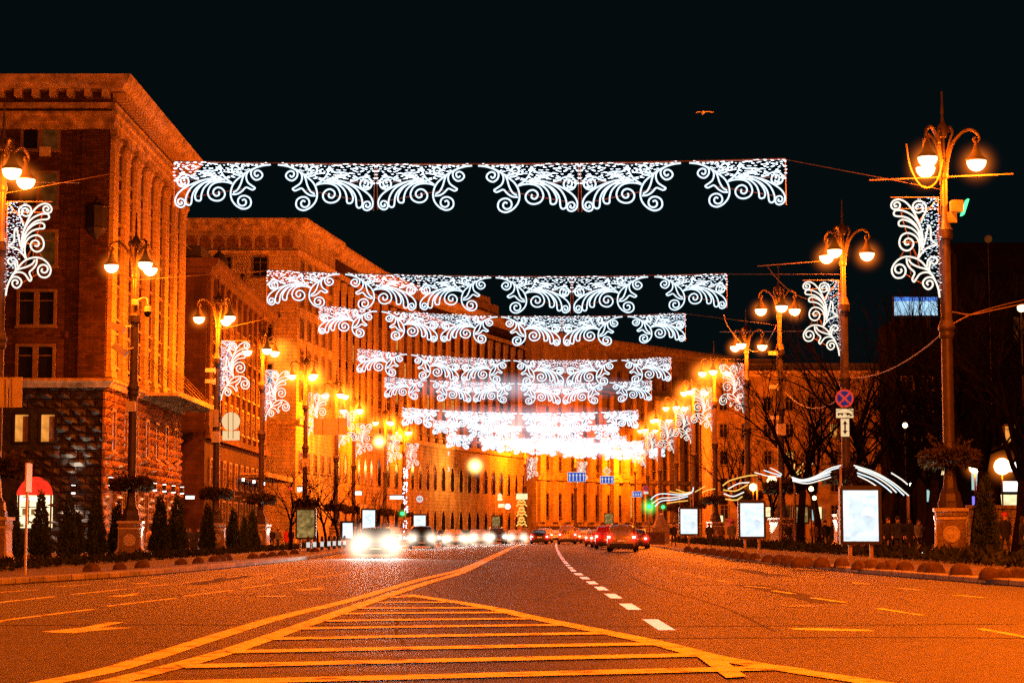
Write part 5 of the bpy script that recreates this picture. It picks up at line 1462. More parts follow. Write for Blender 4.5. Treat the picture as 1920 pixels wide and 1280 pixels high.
# ---------------------------------------------------------------- traffic lights
def traffic_light(label, c, base, Y, r=.16, glow=.9):
    t = thing('traffic_light', label, 'traffic light', (c.x, Y, base))
    g = MB(); g.tube([(c.x, Y, base), (c.x, Y, c.z + 1.5)], .07, 8); g.build('post', 'frame', t)
    g = MB(); g.box(c.x - .2, c.x + .2, Y - .3, Y - .08, c.z - .22, c.z + 1.05); h = g.build('housing', 'black', t)
    for k, (dz, m) in enumerate(((0, 'green'), (.38, 'black'), (.76, 'black'))):
        g = MB(); disc(g, Vector((c.x, Y, c.z + dz)), r, Y - .33, Y - .301, 16); g.build('lens', m, h)
        g = MB(); g.tube([(c.x - .17, Y - .31, c.z + dz + .08), (c.x - .1, Y - .45, c.z + dz + .17), (c.x + .1, Y - .45, c.z + dz + .17), (c.x + .17, Y - .31, c.z + dz + .08)], .015, 4); g.build('visor', 'black', h)
    if glow: ball('glow', glow, HALOG, (c.x, Y - .35, c.z), h)
    return t
traffic_light('green traffic light glowing strongly at the right kerb under the rope light arches', at(1217, 949, 190), .15, 190, .22, 1.25)
traffic_light('green traffic light on the left pavement below the fairy-lit post', at(755, 962, 215), ZL, 215, .2, .7)
traffic_light('second slimmer green traffic light behind the bright right one', at(1243, 950, 225), .15, 225, .18, .6)

# bright LED-wrapped post beside the left signal
t = thing('fairy_lit_post', 'post wrapped in white lights beside the left green signal', 'light post', at(760, 1015, 222))
g = MB(); g.tube([at(760, 1022, 222), at(760, 855, 222)], .1, 8); g.build('post', 'frame', t)
g = MB()
for i in range(120):
    y = random.choice((random.uniform(878, 896), random.uniform(902, 925), random.uniform(930, 962), random.uniform(970, 1010))); a = random.uniform(0, 2 * PI); c = at(760 + 1.2 * math.sin(y * .1), y, 222)
    g.octa((c.x + .2 * math.cos(a), c.y + .2 * math.sin(a), c.z), .05, .09)
g.build('fairy_lights', 'bead', t)
t = thing('gold_light_tree', 'gold and white light ornament of scrolls beyond the oncoming cars', 'light ornament', at(978, 985, 330))
g = MB(); g.tube([at(978, 996, 330), at(978, 925, 330)], .1, 6); g.build('post', 'frame', t)
g = MB()
for i in range(9):
    y0 = 935 + i * 6.2
    for s in (-1, 1):
        pts = [at(978 + s * q * (5 + (i % 3) * 2.5) / 4, y0 - 3 * math.sin(q * .9), 329.8) for q in range(5)]
        g.tube(cr(pts, 3), .11, 5)
g.build('rope_light', 'goldled', t)
g = MB(); rect(g, at(968, 936, 330), at(989, 925, 330), 329.5, .1); g.build('header_panel', 'shopwarm', t)
t = thing('round_shop_sign', 'round glowing white shop sign beside a small lit name board on the far facade', 'shop sign', at(952, 950, 345))
g = MB(); disc(g, at(952, 949, 345), .5, 344.8, 345, 18); g.build('disc', 'shopwhite', t)
g = MB(); rect(g, at(934, 951, 345), at(946, 944, 345), 344.8, .1); g.build('name_board', 'shopwarm', t)
g = MB(); disc(g, at(937, 929, 345), .42, 344.8, 345, 14); rect(g, at(933, 938, 345), at(942, 933, 345), 344.8, .1); g.build('upper_board', 'shopwarm', t)
# bright floodlights on the far left facade
for px, py, Y, r, lab, pw in ((891, 873, 335, 3.1, 'blazing floodlight burst on the curved building facade', 6000), (711, 828, 262, 2.2, 'smaller bright floodlight among the left light panels', 5000)):
    c = at(px, py, Y); t = thing('floodlight', lab, 'floodlight', c)
    g = MB(); g.box(c.x - .4, c.x + .4, Y, Y + .3, c.z - .3, c.z + .3); g.tube([(c.x, Y + .1, c.z), (c.x - 1.2, Y + 3, c.z + .4)], .06, 5); g.build('housing', 'black', t)
    g = MB(); g.box(c.x - .36, c.x + .36, Y - .03, Y - .002, c.z - .26, c.z + .26); g.build('lens', 'headwarm', t)
    ball('glow', r, HALOGOLD, c + Vector((0, -.2, 0)), t)
    light('flood', 'POINT', (.3, -1.0, -.2), (1, .36, .06), pw, .2, t)
# shop marks on the left pavement
for px, py, Y, lab in ((433, 926, 187, 'dark box shop sign with an orange tick, left one under the canopy'), (459.5, 935, 197, 'dark box shop sign with an orange tick, right one under the canopy')):
    t = thing('shop_blade_sign', lab, 'shop sign', at(px, py, Y))
    g = MB(); a, b = at(px - 6, py + 7, Y), at(px + 6, py - 7, Y); rect(g, a, b, Y, .25); g.build('box', 'black', t)
    g = MB(); g.add([tuple(at(px + x, py + y, Y - .02)) for x, y in ((-4.5, 1.0), (-3, 2.6), (-1, 2.2), (4.8, -2), (-.8, .9), (-2.6, 1.1))], [tuple(range(6))]); g.build('tick_mark', 'tick', t)
    g = MB(); g.tube([(b.x if False else a.x - 1.6, Y + .1, b.z - .1), (a.x, Y + .1, b.z - .1)], .04, 5); g.build('bracket', 'frame', t)
for px, py, w, h, Y, m, lab in ((356, 932, 8, 3, 181, 'shopwhite', 'bright white shop light bar past the corner building'), (562, 917, 4.5, 4.5, 200, 'shopwhite', 'small square white shop light left of the street trees'), (672, 924, 6, 3.4, 240, 'shopwhite', 'small white box light above the left lightboxes'), (742, 932, 11, 3.2, 236, 'shopwhite', 'white bar light left of the green signal'), (544, 916, 2, 3, 200, 'red', 'small red light on the left facade')):
    t = thing('shop_light', lab, 'shop light', at(px, py, Y)); g = MB(); rect(g, at(px - w, py + h, Y), at(px + w, py - h, Y), Y, .15); g.build('glow_panel', m, t)
    g = MB(); a = at(px - w, py - h, Y); b = at(px + w, py - h, Y); g.box(a.x - .05, b.x + .05, Y - .02, Y + .6, a.z + .002, a.z + .12); g.build('hood', 'black', t)

# ---------------------------------------------------------------- advert lightboxes
def lightbox(px0, py0, px1, py1, Y, label, poster, base, rot=0.0, posts=True):
    a, b = at(px0, py1, Y), at(px1, py0, Y)
    cx = (a.x + b.x) / 2; w = b.x - a.x; h = b.z - a.z; zb = a.z
    t = thing('advert_lightbox', label, 'lightbox', (cx, Y, base), 0, 'advert lightboxes along the kerbs')
    g = MB(); f = .11
    for x0, x1, z0, z1 in ((-w / 2 - f, -w / 2, -f, h + f), (w / 2, w / 2 + f, -f, h + f), (-w / 2, w / 2, -f, 0), (-w / 2, w / 2, h, h + f)):
        g.box(cx + x0, cx + x1, Y - .16, Y + .16, zb + z0, zb + z1)
    g.box(cx - w / 2, cx + w / 2, Y - .04, Y + .1, zb, zb + h)
    g.box(cx - w / 2 - f * .6, cx + w / 2 + f * .6, Y - .1, Y + .1, zb + h + f, zb + h + f + .06)
    g.build('casing', 'black', t)
    g = MB(); g.add([(cx - w / 2, Y - .09, zb), (cx + w / 2, Y - .09, zb), (cx + w / 2, Y - .09, zb + h), (cx - w / 2, Y - .09, zb + h)], [(0, 1, 2, 3)])
    pl_ = g.build('poster', poster, t)
    if poster == 'poster' and w > .9:
        g = MB(); y = Y - .095
        for ex, ez, rx, rz in ((-.12, .62, .20, .20), (.16, .34, .30, .17), (-.2, .2, .16, .12)):
            g = MB(); g.add([(cx + w * (ex + rx * math.cos(a) * (1 + .18 * math.sin(3 * a))), y - .002 * (ez > .5), zb + h * (ez + rz * math.sin(a))) for a in [k * PI / 12 for k in range(24)]], [tuple(range(24))]); g.build('printed_shape', 'posterprint', pl_)
        g = MB(); g.add([(cx - w * .5, y - .004, zb + h * .03), (cx + w * .5, y - .004, zb + h * .03), (cx + w * .5, y - .004, zb + h * .1), (cx - w * .5, y - .004, zb + h * .1)], [(0, 1, 2, 3)]); g.build('printed_band', 'posterprint', pl_)
    for x in ((-w * .3, w * .3) if posts else (0,)):
        g = MB(); g.box(cx + x - .06, cx + x + .06, Y - .06, Y + .06, base - .1, zb - f); g.build('post', 'frame', t)
    if rot: t.rotation_euler = (0, 0, rot)
    return t
lightbox(1580.5, 919, 1645, 1014, 70, 'largest white advert lightbox at the right kerb under the no-stopping sign', 'poster', .15)
lightbox(1388, 943, 1431, 1005, 103, 'middle white advert lightbox on the right kerb', 'poster', .15)
lightbox(1276, 954, 1307, 1000, 139, 'smaller white advert lightbox farther along the right kerb, nearest the green signal', 'poster', .15, posts=False)
lightbox(1489, 950, 1514, 979, 160, 'small pale lightbox standing back behind the third right pedestal', 'posterdim', .15)
lightbox(557, 956, 590, 1007, 130, 'dim yellowish advert lightbox on the left pavement', 'posterdim', ZL)
lightbox(640, 980, 661, 1008, 152, 'narrow pale lightbox turned aside on the left pavement by the glare', 'poster', ZL, .5)
lightbox(679, 956, 703, 990, 178, 'tilted bright lightbox above the glaring headlights', 'poster', ZL, .25)
lightbox(776, 966, 798, 995, 200, 'bright lightbox behind the first visible oncoming car', 'poster', ZL)
lightbox(923, 968, 937, 986, 260, 'small faint lightbox behind the oncoming cars', 'posterdim', 0)
lightbox(1134, 963, 1149, 981, 300, 'small pink-white notice board beyond the queue of cars', 'posterdim', 0)
for i, (px0, py0, px1, py1, Y) in enumerate(((1417, 985, 1430, 998, 150),)):
    pass

# ---------------------------------------------------------------- rope light arches on the right pavement
def arch(label, pts_list, Y, m, dY=0.0):
    t = thing('rope_light_arch', label, 'light arch', at(pts_list[0][0][0], pts_list[0][0][1], Y), 0, 'rope light arches on the right pavement')
    for j, pts in enumerate(pts_list):
        g = MB(); n_ = len(pts)
        g.tube(cr([at(x, y, Y + dY * i / (n_ - 1) + j * .35) for i, (x, y) in enumerate(pts)], 4), .034 if Y < 140 else .05, 6); g.build('light_rod', m[j % len(m)], t)
    a = at(pts_list[0][-1][0], pts_list[0][-1][1], Y + dY)
    g = MB(); g.tube([(a.x, a.y + .2, .15), (a.x, a.y + .2, a.z)], .07, 6); g.build('mast', 'frame', t)
    return t
W_ = ['ropewarm', 'rope', 'ropewarm']
arch('fan of white rope light rods falling to the right behind the largest lightbox', [[(1601, 872), (1640, 885), (1675, 905), (1704, 929)], [(1604, 876), (1642, 889), (1673, 908), (1695, 928)], [(1609, 880), (1640, 892), (1665, 908), (1681, 923)], [(1608, 891), (1630, 902), (1648, 914)], [(1607, 886), (1636, 897), (1658, 911), (1672, 923)], [(1671, 886), (1690, 898), (1702, 908)]], 99, W_)
arch('long white rope light wave rising right to the no-stopping lamp post', [[(1484, 894), (1505, 899), (1530, 892), (1555, 878), (1577, 872)], [(1485, 895.5), (1507, 900), (1533, 892.5), (1557, 881), (1574, 876)], [(1486, 901), (1512, 906), (1538, 900), (1558, 894)], [(1486, 897), (1508, 901), (1535, 893), (1558, 884)], [(1486, 899), (1510, 902), (1535, 896), (1556, 889)]], 104, W_)
arch('gold rope light fan opening upward beside the third right post', [[(1481, 892), (1488, 880), (1490, 869)], [(1482, 893), (1495, 884), (1506, 868)], [(1484, 894), (1508, 882), (1524, 868)]], 126, ['goldled'])
arch('white rope light rods pointing left of the third right post', [[(1415, 885), (1440, 892), (1464, 893)], [(1432, 881), (1450, 887), (1465, 891)], [(1444, 877), (1455, 882), (1466, 889)]], 132, W_)
arch('warm rope light waves crossing behind the middle lightbox', [[(1355, 910), (1370, 900), (1400, 892), (1420, 890)], [(1365, 916), (1385, 906), (1405, 904)], [(1356, 918), (1378, 920), (1395, 912), (1402, 908)], [(1357, 925), (1375, 930), (1395, 922)], [(1360, 935), (1380, 937), (1392, 930)]], 150, ['goldled', 'ropewarm'])
arch('left end fan of white rope light curves by the green signal', [[(1220, 936), (1230, 928), (1244, 925), (1275, 927), (1297, 922), (1300, 913)], [(1222, 944), (1238, 934), (1262, 932), (1285, 928), (1300, 922)], [(1228, 949), (1240, 939), (1265, 936), (1290, 930)]], 185, ['rope', 'ropewarm'])
arch('gold rope light fan behind the smallest lightbox', [[(1255, 921), (1275, 924), (1295, 922)], [(1268, 917), (1285, 923)], [(1303, 922), (1315, 915), (1322, 911)], [(1316, 923), (1328, 918), (1341, 916)], [(1250, 943), (1270, 940), (1290, 938)]], 190, ['goldled'])
# small white globes and lamps beyond
for px, py, Y, r, m, lab in ((1521, 916, 140, .17, 'bulb', 'small orange globe lamp hanging right of the third pedestal'), (1527, 933, 141, .15, 'bulb', 'smaller orange globe lamp below its neighbour behind the trees'), (1492, 921, 150, .15, 'bulb', 'globe lamp just above the small pale lightbox'), (1697, 797, 120, .16, 'bulb', 'single orange lamp high among the bare trees'), (1705, 911, 115, .2, 'headwarm', 'starlike white lamp at the end of the rope light arch'),
                        (1879, 874, 100, .42, 'bulb', 'large glowing lamp under the lit twigs at the right edge'), (1828, 876, 110, .34, 'bulb', 'glowing lamp left of the large one under the twigs'), (1447, 901, 145, .35, 'bulb', 'blazing orange lamp among the rope lights'), (1412, 913, 150, .28, 'bulb', 'orange lamp left of the blazing one among the rope lights'), (1853, 448, 150, .3, 'windim', 'faint high orange light in the dark behind the right trees'), (1915, 577, 95, .2, 'bulb', 'orange lamp glowing at the right frame edge halfway up')):
    c = at(px, py, Y); t = thing('globe_lamp', lab, 'lamp', c)
    g = MB(); g.lathe([(.02, r)] + [(r * math.sin(a), r * math.cos(a)) for a in [i * PI / 8 for i in range(1, 8)]] + [(.02, -r)], 14, c); g.build('globe', m, t, True)
    g = MB(); g.tube([(c.x, Y + .05, .15), (c.x, Y + .05, c.z - r * .9)], .04, 6); g.build('post', 'black', t)
    if m == 'bulb' and r > .25:
        ball('glow', r * 3.2, HALO, c, t); light('lamp_light', 'POINT', (0, -.1, -r - .1), SOD, 420, .1, t)
# ---------------------------------------------------------------- people
M['skin'] = mat('skin', (.45, .28, .20), .6, var=.1)
M['trousers'] = mat('dark_trousers', (.03, .03, .035), .9, var=.2)
M['hairdark'] = mat('dark_hair', (.03, .02, .015), .8, var=.3)
COATS = {}
for nm, c in (('black', (.018, .018, .02)), ('navy', (.02, .025, .05)), ('brown', (.10, .06, .035)), ('grey', (.11, .11, .11)), ('orange', (.55, .28, .12)), ('red', (.40, .03, .03)), ('cream', (.5, .42, .32))):
    COATS[nm] = mat(nm + '_coat_cloth', c, .9, var=.2, scale=6)

def person(stride, armswing, hat=None, longcoat=False):
    t = thing('person', 'x', 'person', (0, 0, 0))
    V = []; E = []; Rr = []
    def j(p, r, parent=None):
        V.append(p); Rr.append(r)
        if parent is not None: E.append((parent, len(V) - 1))
        return len(V) - 1
    pel = j((0, 0, .96), .12); sp = j((0, 0, 1.15), .115, pel); ch = j((0, -.01, 1.36), .13, sp); nk = j((0, -.015, 1.49), .055, ch)
    hd = j((0, -.03, 1.58), .085, nk); hd2 = j((0, -.035, 1.66), .095, hd); hd3 = j((0, -.03, 1.735), .06, hd2)
    ns = j((0, -.135, 1.60), .014, hd)
    for s in (-1, 1):
        ear = j((s * .095, -.02, 1.61), .014, hd)
        hip = j((s * .10, 0, .90), .09, pel); st = stride * s
        kn = j((s * .105, -st * .55 - .03, .50), .06, hip); an = j((s * .105, -st + .02 + (.06 if st < 0 else 0), .09 + (.06 if st < 0 else 0)), .04, kn); to = j((s * .115, -st - .15 + (.05 if st < 0 else 0), .04), .035, an)
        sh = j((s * .19, 0, 1.41), .065, ch); aw = -armswing * s
        el = j((s * .25, -aw * .4 + .03, 1.13), .045, sh); wr = j((s * .255, -aw - .05, .90), .032, el); pm = j((s * .25, -aw - .07, .83), .034, wr)
        for q in range(4):
            k1 = j((s * .25 + (q - 1.5) * .004, -aw - .105 + q * .022, .775), .009, pm)
            j((s * .24, -aw - .115 + q * .024, .735 + (.008 if q in (0, 3) else 0)), .008, k1)
        t1 = j((s * .235, -aw - .115, .82), .01, pm); j((s * .225, -aw - .135, .785), .009, t1)
    me = bpy.data.meshes.new('body'); me.from_pydata(V, E, [])
    o = bpy.data.objects.new('body', me); COL.objects.link(o)
    sk = o.modifiers.new('skin', 'SKIN'); sk.use_smooth_shade = True
    for i, v in enumerate(me.skin_vertices[0].data):
        v.radius = (Rr[i], Rr[i] * (.8 if V[i][2] > .9 and V[i][2] < 1.45 and abs(V[i][0]) < .05 else 1)); v.use_root = (i == 0)
    ss = o.modifiers.new('sub', 'SUBSURF'); ss.levels = 1; ss.render_levels = 1
    dg = bpy.context.evaluated_depsgraph_get()
    m2 = bpy.data.meshes.new_from_object(o.evaluated_get(dg)); bpy.data.objects.remove(o)
    m2.materials.clear()
    for x in ('skin', 'trousers', 'black'): m2.materials.append(M[x])
    for p in m2.polygons:
        c = p.center
        p.material_index = 0 if (c.z > 1.47 or (abs(c.x) > .2 and c.z < .92)) else (2 if c.z < .1 else 1)
        p.use_smooth = True
    b = bpy.data.objects.new('body', m2); COL.objects.link(b); b.parent = t
    # coat: torso shell with sleeves and collar
    g = MB(); vs = []; fs = []
    prof = [(.24 if longcoat else .215, .17, .55 if longcoat else .80), (.21, .15, .95), (.185, .135, 1.12), (.215, .15, 1.33), (.20, .135, 1.42), (.10, .10, 1.49), (.085, .095, 1.53)]
    n = 16
    for rx, ry, z in prof:
        for k in range(n):
            a = 2 * PI * k / n; vs.append((rx * math.cos(a), ry * math.sin(a) - .01, z))
    for i in range(len(prof) - 1):
        for k in range(n): fs.append((i * n + k, i * n + (k + 1) % n, (i + 1) * n + (k + 1) % n, (i + 1) * n + k))
    g.add(vs, fs)
    for s in (-1, 1):
        aw = -armswing * s
        g.tube(cr([(s * .16, 0, 1.42), (s * .215, 0, 1.36), (s * .255, -aw * .4 + .03, 1.13), (s * .258, -aw - .045, .91)], 3), [.07, .075, .076, .074, .07, .066, .062, .056, .052, .05], 9)
    g.build('coat', 'black', t, True)
    g = MB()
    if hat == 'hat': g.lathe([(.108, 1.66), (.112, 1.70), (.10, 1.76), (.06, 1.80), (.01, 1.82)], 14, (0, -.03, 0)); g.build('knitted_hat', 'black', t, True)
    else:
        g.lathe([(.10, 1.60 if not hat else 1.5), (.108, 1.66), (.105, 1.70), (.09, 1.745), (.05, 1.775), (.01, 1.785)], 14, (0, -.012, 0))
        g.build('hair', 'hairdark', t, True)
    return t
PP = [person(.22, .14), person(.12, .08, 'hat'), person(.02, .03, 'long', True)]
usedP = [[], [], []]
def put_person(k, px, Y, rot, z, coat, label, hat=None, s=1.0):
    p = at(px, 1000, Y)
    o = place(PP[k], usedP[k], (p.x, Y, z), rot, label, 'people on the pavements', scale=(s, s, s))
    for c in o.children:
        nm = c.name.split('.')[0]
        if nm in ('coat', 'knitted_hat'):
            sl = c.material_slots[0]; sl.link = 'OBJECT'; sl.material = COATS[(hat or coat) if nm == 'knitted_hat' else coat]
    return o
put_person(1, 348, 158, 2.8, ZL, 'black', 'person in black walking away before the rough stone wall, left of a pair')
put_person(2, 356, 160, .3, ZL, 'navy', 'person in a long dark blue coat beside the walker in black')
put_person(0, 372, 163, .2, ZL, 'black', 'person in a black coat, first of the pair by the litter bin')
put_person(1, 381, 163, .4, ZL, 'brown', 'person in a brown coat, second of the pair by the litter bin', 'black')
put_person(0, 282, 150, PI, ZL, 'orange', 'person in a pale ochre coat beside the second left lamp pedestal', s=1.03)
put_person(2, 452, 172, .1, ZL, 'brown', 'person in a long brown coat under the tick signs')
put_person(1, 510, 178, .2, ZL, 'black', 'person in black right of the fourth left lamp pedestal')
put_person(0, 521, 180, 2.9, ZL, 'grey', 'person in grey walking beside the person in black right of the fourth pedestal')
put_person(2, 538, 184, 0, ZL, 'red', 'person in a dark red coat near the small bare tree on the left')
put_person(1, 546, 182, .4, ZL, 'black', 'person with a hat standing left of the dim lightbox')
put_person(0, 116, 132, 1.4, ZL, 'brown', 'person in brown passing below the arched shop window')
put_person(0, 29, 128, 1.6, ZL, 'red', 'person in red passing at the far left by the frame-edge pedestal')
put_person(1, 1835, 84, .5, .15, 'black', 'person in black with a red hat standing by the nearest right pedestal', 'red')
put_person(0, 1851, 88, -.3, .15, 'brown', 'person in brown between two dark figures by the nearest right pedestal')
put_person(1, 1884, 82, .2, .15, 'black', 'bulky person in black with a red hat near the right frame edge', 'red', 1.05)
put_person(2, 1917, 86, 1.2, .15, 'navy', 'person cut by the right frame edge in a dark coat')
put_person(0, 1665, 92, .1, .15, 'black', 'person in black just right of the largest lightbox')
put_person(1, 1684, 90, -.3, .15, 'navy', 'person in dark blue looking down beside the largest lightbox', 'black')
put_person(2, 1704, 96, .4, .15, 'black', 'person in a long black coat left of the nearest right pedestal')
put_person(1, 1547, 120, .2, .15, 'black', 'person in black right of the third right pedestal')
put_person(0, 1502, 150, .5, .15, 'navy', 'person below the small pale lightbox behind the third pedestal')
put_person(1, 1263, 150, .3, .15, 'black', 'person in black just left of the smallest white lightbox')
put_person(2, 1330, 150, .1, .15, 'black', 'person in a long black coat by the fourth right pedestal')
put_person(0, 1372, 128, .1, .15, 'grey', 'person in grey between the middle lightbox and the fourth pedestal')
for i, (px, Y, k, c, rot, lab) in enumerate(((1478, 138, 0, 'black', .3, 'person in black just left of the third right pedestal'), (1526, 146, 1, 'brown', 2.9, 'person in brown walking this way behind the small pale lightbox'), (1560, 132, 2, 'navy', .2, 'person in a long dark blue coat left of the largest lightbox'), (1651, 104, 1, 'black', 2.8, 'person in black with a dark hat at the right edge of the largest lightbox'), (1722, 108, 0, 'grey', .4, 'person in grey deep in the shade left of the nearest right pedestal'), (1742, 118, 2, 'black', 2.6, 'person in a long black coat farther back beside the nearest right pedestal'), (1392, 150, 1, 'navy', .1, 'person behind the left post of the middle lightbox'), (1352, 160, 0, 'brown', 2.9, 'person in brown before the fourth right lamp post'))):
    put_person(k, px, Y, rot, .15, c, lab, 'black')
BIN = thing('litter_bin', 'dark square litter bin behind the pair of walkers on the left pavement', 'litter bin', (*at(366, 1000, 156).xy, ZL))
c = BIN.location; g = MB(); g.prism([(c.x - .28, c.y - .28), (c.x + .28, c.y - .28), (c.x + .28, c.y + .28), (c.x - .28, c.y + .28)], ZL, ZL + .85); g.prism([(c.x - .32, c.y - .32), (c.x + .32, c.y - .32), (c.x + .32, c.y + .32), (c.x - .32, c.y + .32)], ZL + .852, ZL + .93); g.build('body', 'black', BIN)
# striped posts (low white-banded bollards) at the left kerb by the glare
wb = thing('banded_post', 'x', 'bollard', (0, 0, 0))
g = MB(); g.lathe([(.11, 0), (.10, .9), (.06, .97), (.01, 1.0)], 10); g.build('post', 'bumper', wb, True)
g = MB(); g.lathe([(.115, .3), (.112, .62)], 10); g.build('white_band', 'signwhite', wb)
used = []
for i, (px, Y) in enumerate(((578, 122), (590, 126), (604, 130), (617, 135), (627, 139), (637, 143), (646, 148))):
    p = at(px, 1000, Y); place(wb, used, (p.x, Y, 0.0), 0, ORD[i] + ' black post with a white band along the left kerb below the dim lightbox', 'white-banded posts at the left kerb')
# concrete block wall pieces and low wall on the right pavement
t = thing('low_stone_wall', 'low stone parapet behind the people at the right edge', 'wall', (*at(1850, 1000, 100).xy, .15))
a = at(1820, 1000, 100); b = at(1940, 1000, 100); zt = at(1850, 953, 100).z
g = MB(); g.box(a.x, b.x, 100, 100.6, .15, zt); g.box(a.x - .1, b.x + .1, 99.9, 100.7, zt, zt + .18); g.build('wall', 'stone2', t)
t = thing('barrier_block', 'orange-lit concrete barrier at the bend behind the right green signal', 'barrier', (*at(1222, 1000, 178).xy, .15))
a = at(1203, 1000, 178); b = at(1246, 1000, 178); g = MB(); g.sweep([(a.x, 178), (b.x, 178)], [(0, 0.1), (.5, 0.1), (.38, .4), (.3, 1.25), (.1, 1.25), (.05, .4)], side=1); g.build('barrier', 'bollard', t)
t = thing('small_pedestal', 'short stone pedestal with a dark cap right of the green signal', 'pedestal', (*at(1238, 1000, 186).xy, .15)); c = t.location
g = MB(); g.box(c.x - .8, c.x + .8, 185.3, 186.8, .15, 1.7); g.lathe([(.7, 1.7), (.55, 2.2), (.25, 2.9), (.1, 3.0)], 8, (c.x, 186, 0)); g.build('block', 'pedestal', t)

# ---------------------------------------------------------------- cars
def car(kind, paint, label, rear=True):
    """stations along the length: y from rear (0) to front; local -y is the rear"""
    t = thing('car', label, 'car', (0, 0, 0))
    if kind == 'suv':
        L_, W, H, gc = 4.6, .92, 1.68, .24; belt = 1.02
        st = [(0, .62, .95, 0), (.06, .86, 1.05, 1.30), (.3, .91, 1.05, 1.58), (.9, .92, 1.05, 1.68), (1.9, .92, 1.04, 1.68), (2.6, .92, 1.02, 1.62), (3.2, .91, 1.0, 1.06), (3.9, .89, .96, .99), (4.35, .82, .88, .9), (4.6, .68, .74, .76)]
    elif kind == 'van':
        L_, W, H, gc = 4.4, .92, 1.86, .22
        st = [(0, .84, 1.0, 1.70), (.05, .90, 1.05, 1.80), (.3, .92, 1.05, 1.85), (1.2, .92, 1.05, 1.86), (2.4, .92, 1.04, 1.84), (2.9, .91, 1.02, 1.74), (3.6, .90, 1.0, 1.08), (4.1, .86, .92, .95), (4.4, .74, .8, .82)]
    else:
        L_, W, H, gc = 4.5, .88, 1.46, .18
        st = [(0, .70, .84, .86), (.1, .82, .92, .94), (.75, .87, .93, .96), (1.35, .88, .94, 1.36), (1.9, .88, .94, 1.45), (2.4, .88, .93, 1.44), (3.05, .88, .92, .97), (3.9, .85, .84, .87), (4.35, .78, .74, .76), (4.5, .66, .66, .67)]
    vs = []; fs = []
    rows = []
    for y, w, zb, zr in st:
        if zr < zb + .03: zr = zb + .02
        glass = zr > zb + .2
        wr = w * (.78 if glass else .9)
        rng_ = [(0, gc), (w * .88, gc), (w * .985, gc + .18), (w, zb * .72), (w * .96, zb), (wr * 1.02, zr - (.07 if glass else .005)), (wr * .86, zr), (0, zr + (.03 if glass else .015))]
        full = [(x, z) for x, z in rng_] + [(-x, z) for x, z in rng_[-2:0:-1]]
        rows.append((y, rng_))
        vs += [(x, y - L_ / 2, z) for x, z in full]
    k = len(full)
    for i in range(len(st) - 1):
        for q in range(k): fs.append((i * k + q, i * k + (q + 1) % k, (i + 1) * k + (q + 1) % k, (i + 1) * k + q))
    fs.append(tuple(range(k))); fs.append(tuple(range((len(st) - 1) * k, len(st) * k))[::-1])
    g = MB(); g.add(vs, fs)
    body = g.build('body', paint, t, True)
    bm = body.modifiers.new('bev', 'BEVEL'); bm.width = .03; bm.segments = 2; bm.limit_method = 'ANGLE'; bm.angle_limit = R(30)
    # glass: side windows, rear window, windscreen
    def P(i, q, s, off=.012):
        y, r_ = rows[i]; x, z = r_[q]
        return Vector((s * (x + off), y - L_ / 2, z))
    gl = [i for i in range(len(st)) if st[i][3] > st[i][2] + .2]
    for s in (-1, 1):
        g = MB()
        for a, b in zip(gl[:-1], gl[1:]):
            A, B_, C, D = P(a, 4, s), P(b, 4, s), P(b, 5, s), P(a, 5, s)
            lo, hi, l2, h2 = A.lerp(D, .12), A.lerp(D, .9), B_.lerp(C, .12), B_.lerp(C, .9)
            g.add([lo.lerp(l2, .06), lo.lerp(l2, .94), hi.lerp(h2, .94), hi.lerp(h2, .06)], [(0, 1, 2, 3)])
        g.build('side_window', 'carglass', t)
        g = MB(); i = gl[-1]; y = st[i][0] - L_ / 2 + .15
        g.box(s * (st[i][1] + .16) - .1, s * (st[i][1] + .16) + .1, y, y + .12, st[i][2] + .0, st[i][2] + .14); g.build('wing_mirror', paint, t)
    def screen(name, ia, ib, out):
        A, B_ = rows[ia], rows[ib]
        (xa, za), (xb_, zb_) = A[1][4], B_[1][5]
        y0, y1 = A[0] - L_ / 2 + out, B_[0] - L_ / 2 + out
        pa = [Vector((-xa * .88, y0, za + .04)), Vector((xa * .88, y0, za + .04)), Vector((xb_ * .9, y1, zb_ - .02)), Vector((-xb_ * .9, y1, zb_ - .02))]
        g = MB(); g.add([p + Vector((0, 0, .02)) for p in pa], [(0, 1, 2, 3)]); return g.build(name, 'carglass', t)
    if kind == 'van': 
        g = MB(); y = -L_ / 2 - .012; g.add([(-.62, y, 1.10), (.62, y, 1.10), (.58, y + .02, 1.62), (-.58, y + .02, 1.62)], [(0, 1, 2, 3)]); g.build('rear_window', 'carglass', t)
    elif kind == 'suv':
        g = MB(); g.add([(-.66, -L_ / 2 + .045, 1.08), (.66, -L_ / 2 + .045, 1.08), (.58, -L_ / 2 + .27, 1.55), (-.58, -L_ / 2 + .27, 1.55)], [(0, 1, 2, 3)]); g.build('rear_window', 'carglass', t)
    else: screen('rear_window', 2, 3, -.02)
    ia = next(i for i in range(len(st) - 1, 0, -1) if st[i - 1][3] > st[i - 1][2] + .2)
    screen('windscreen', ia, ia - 1, .02)
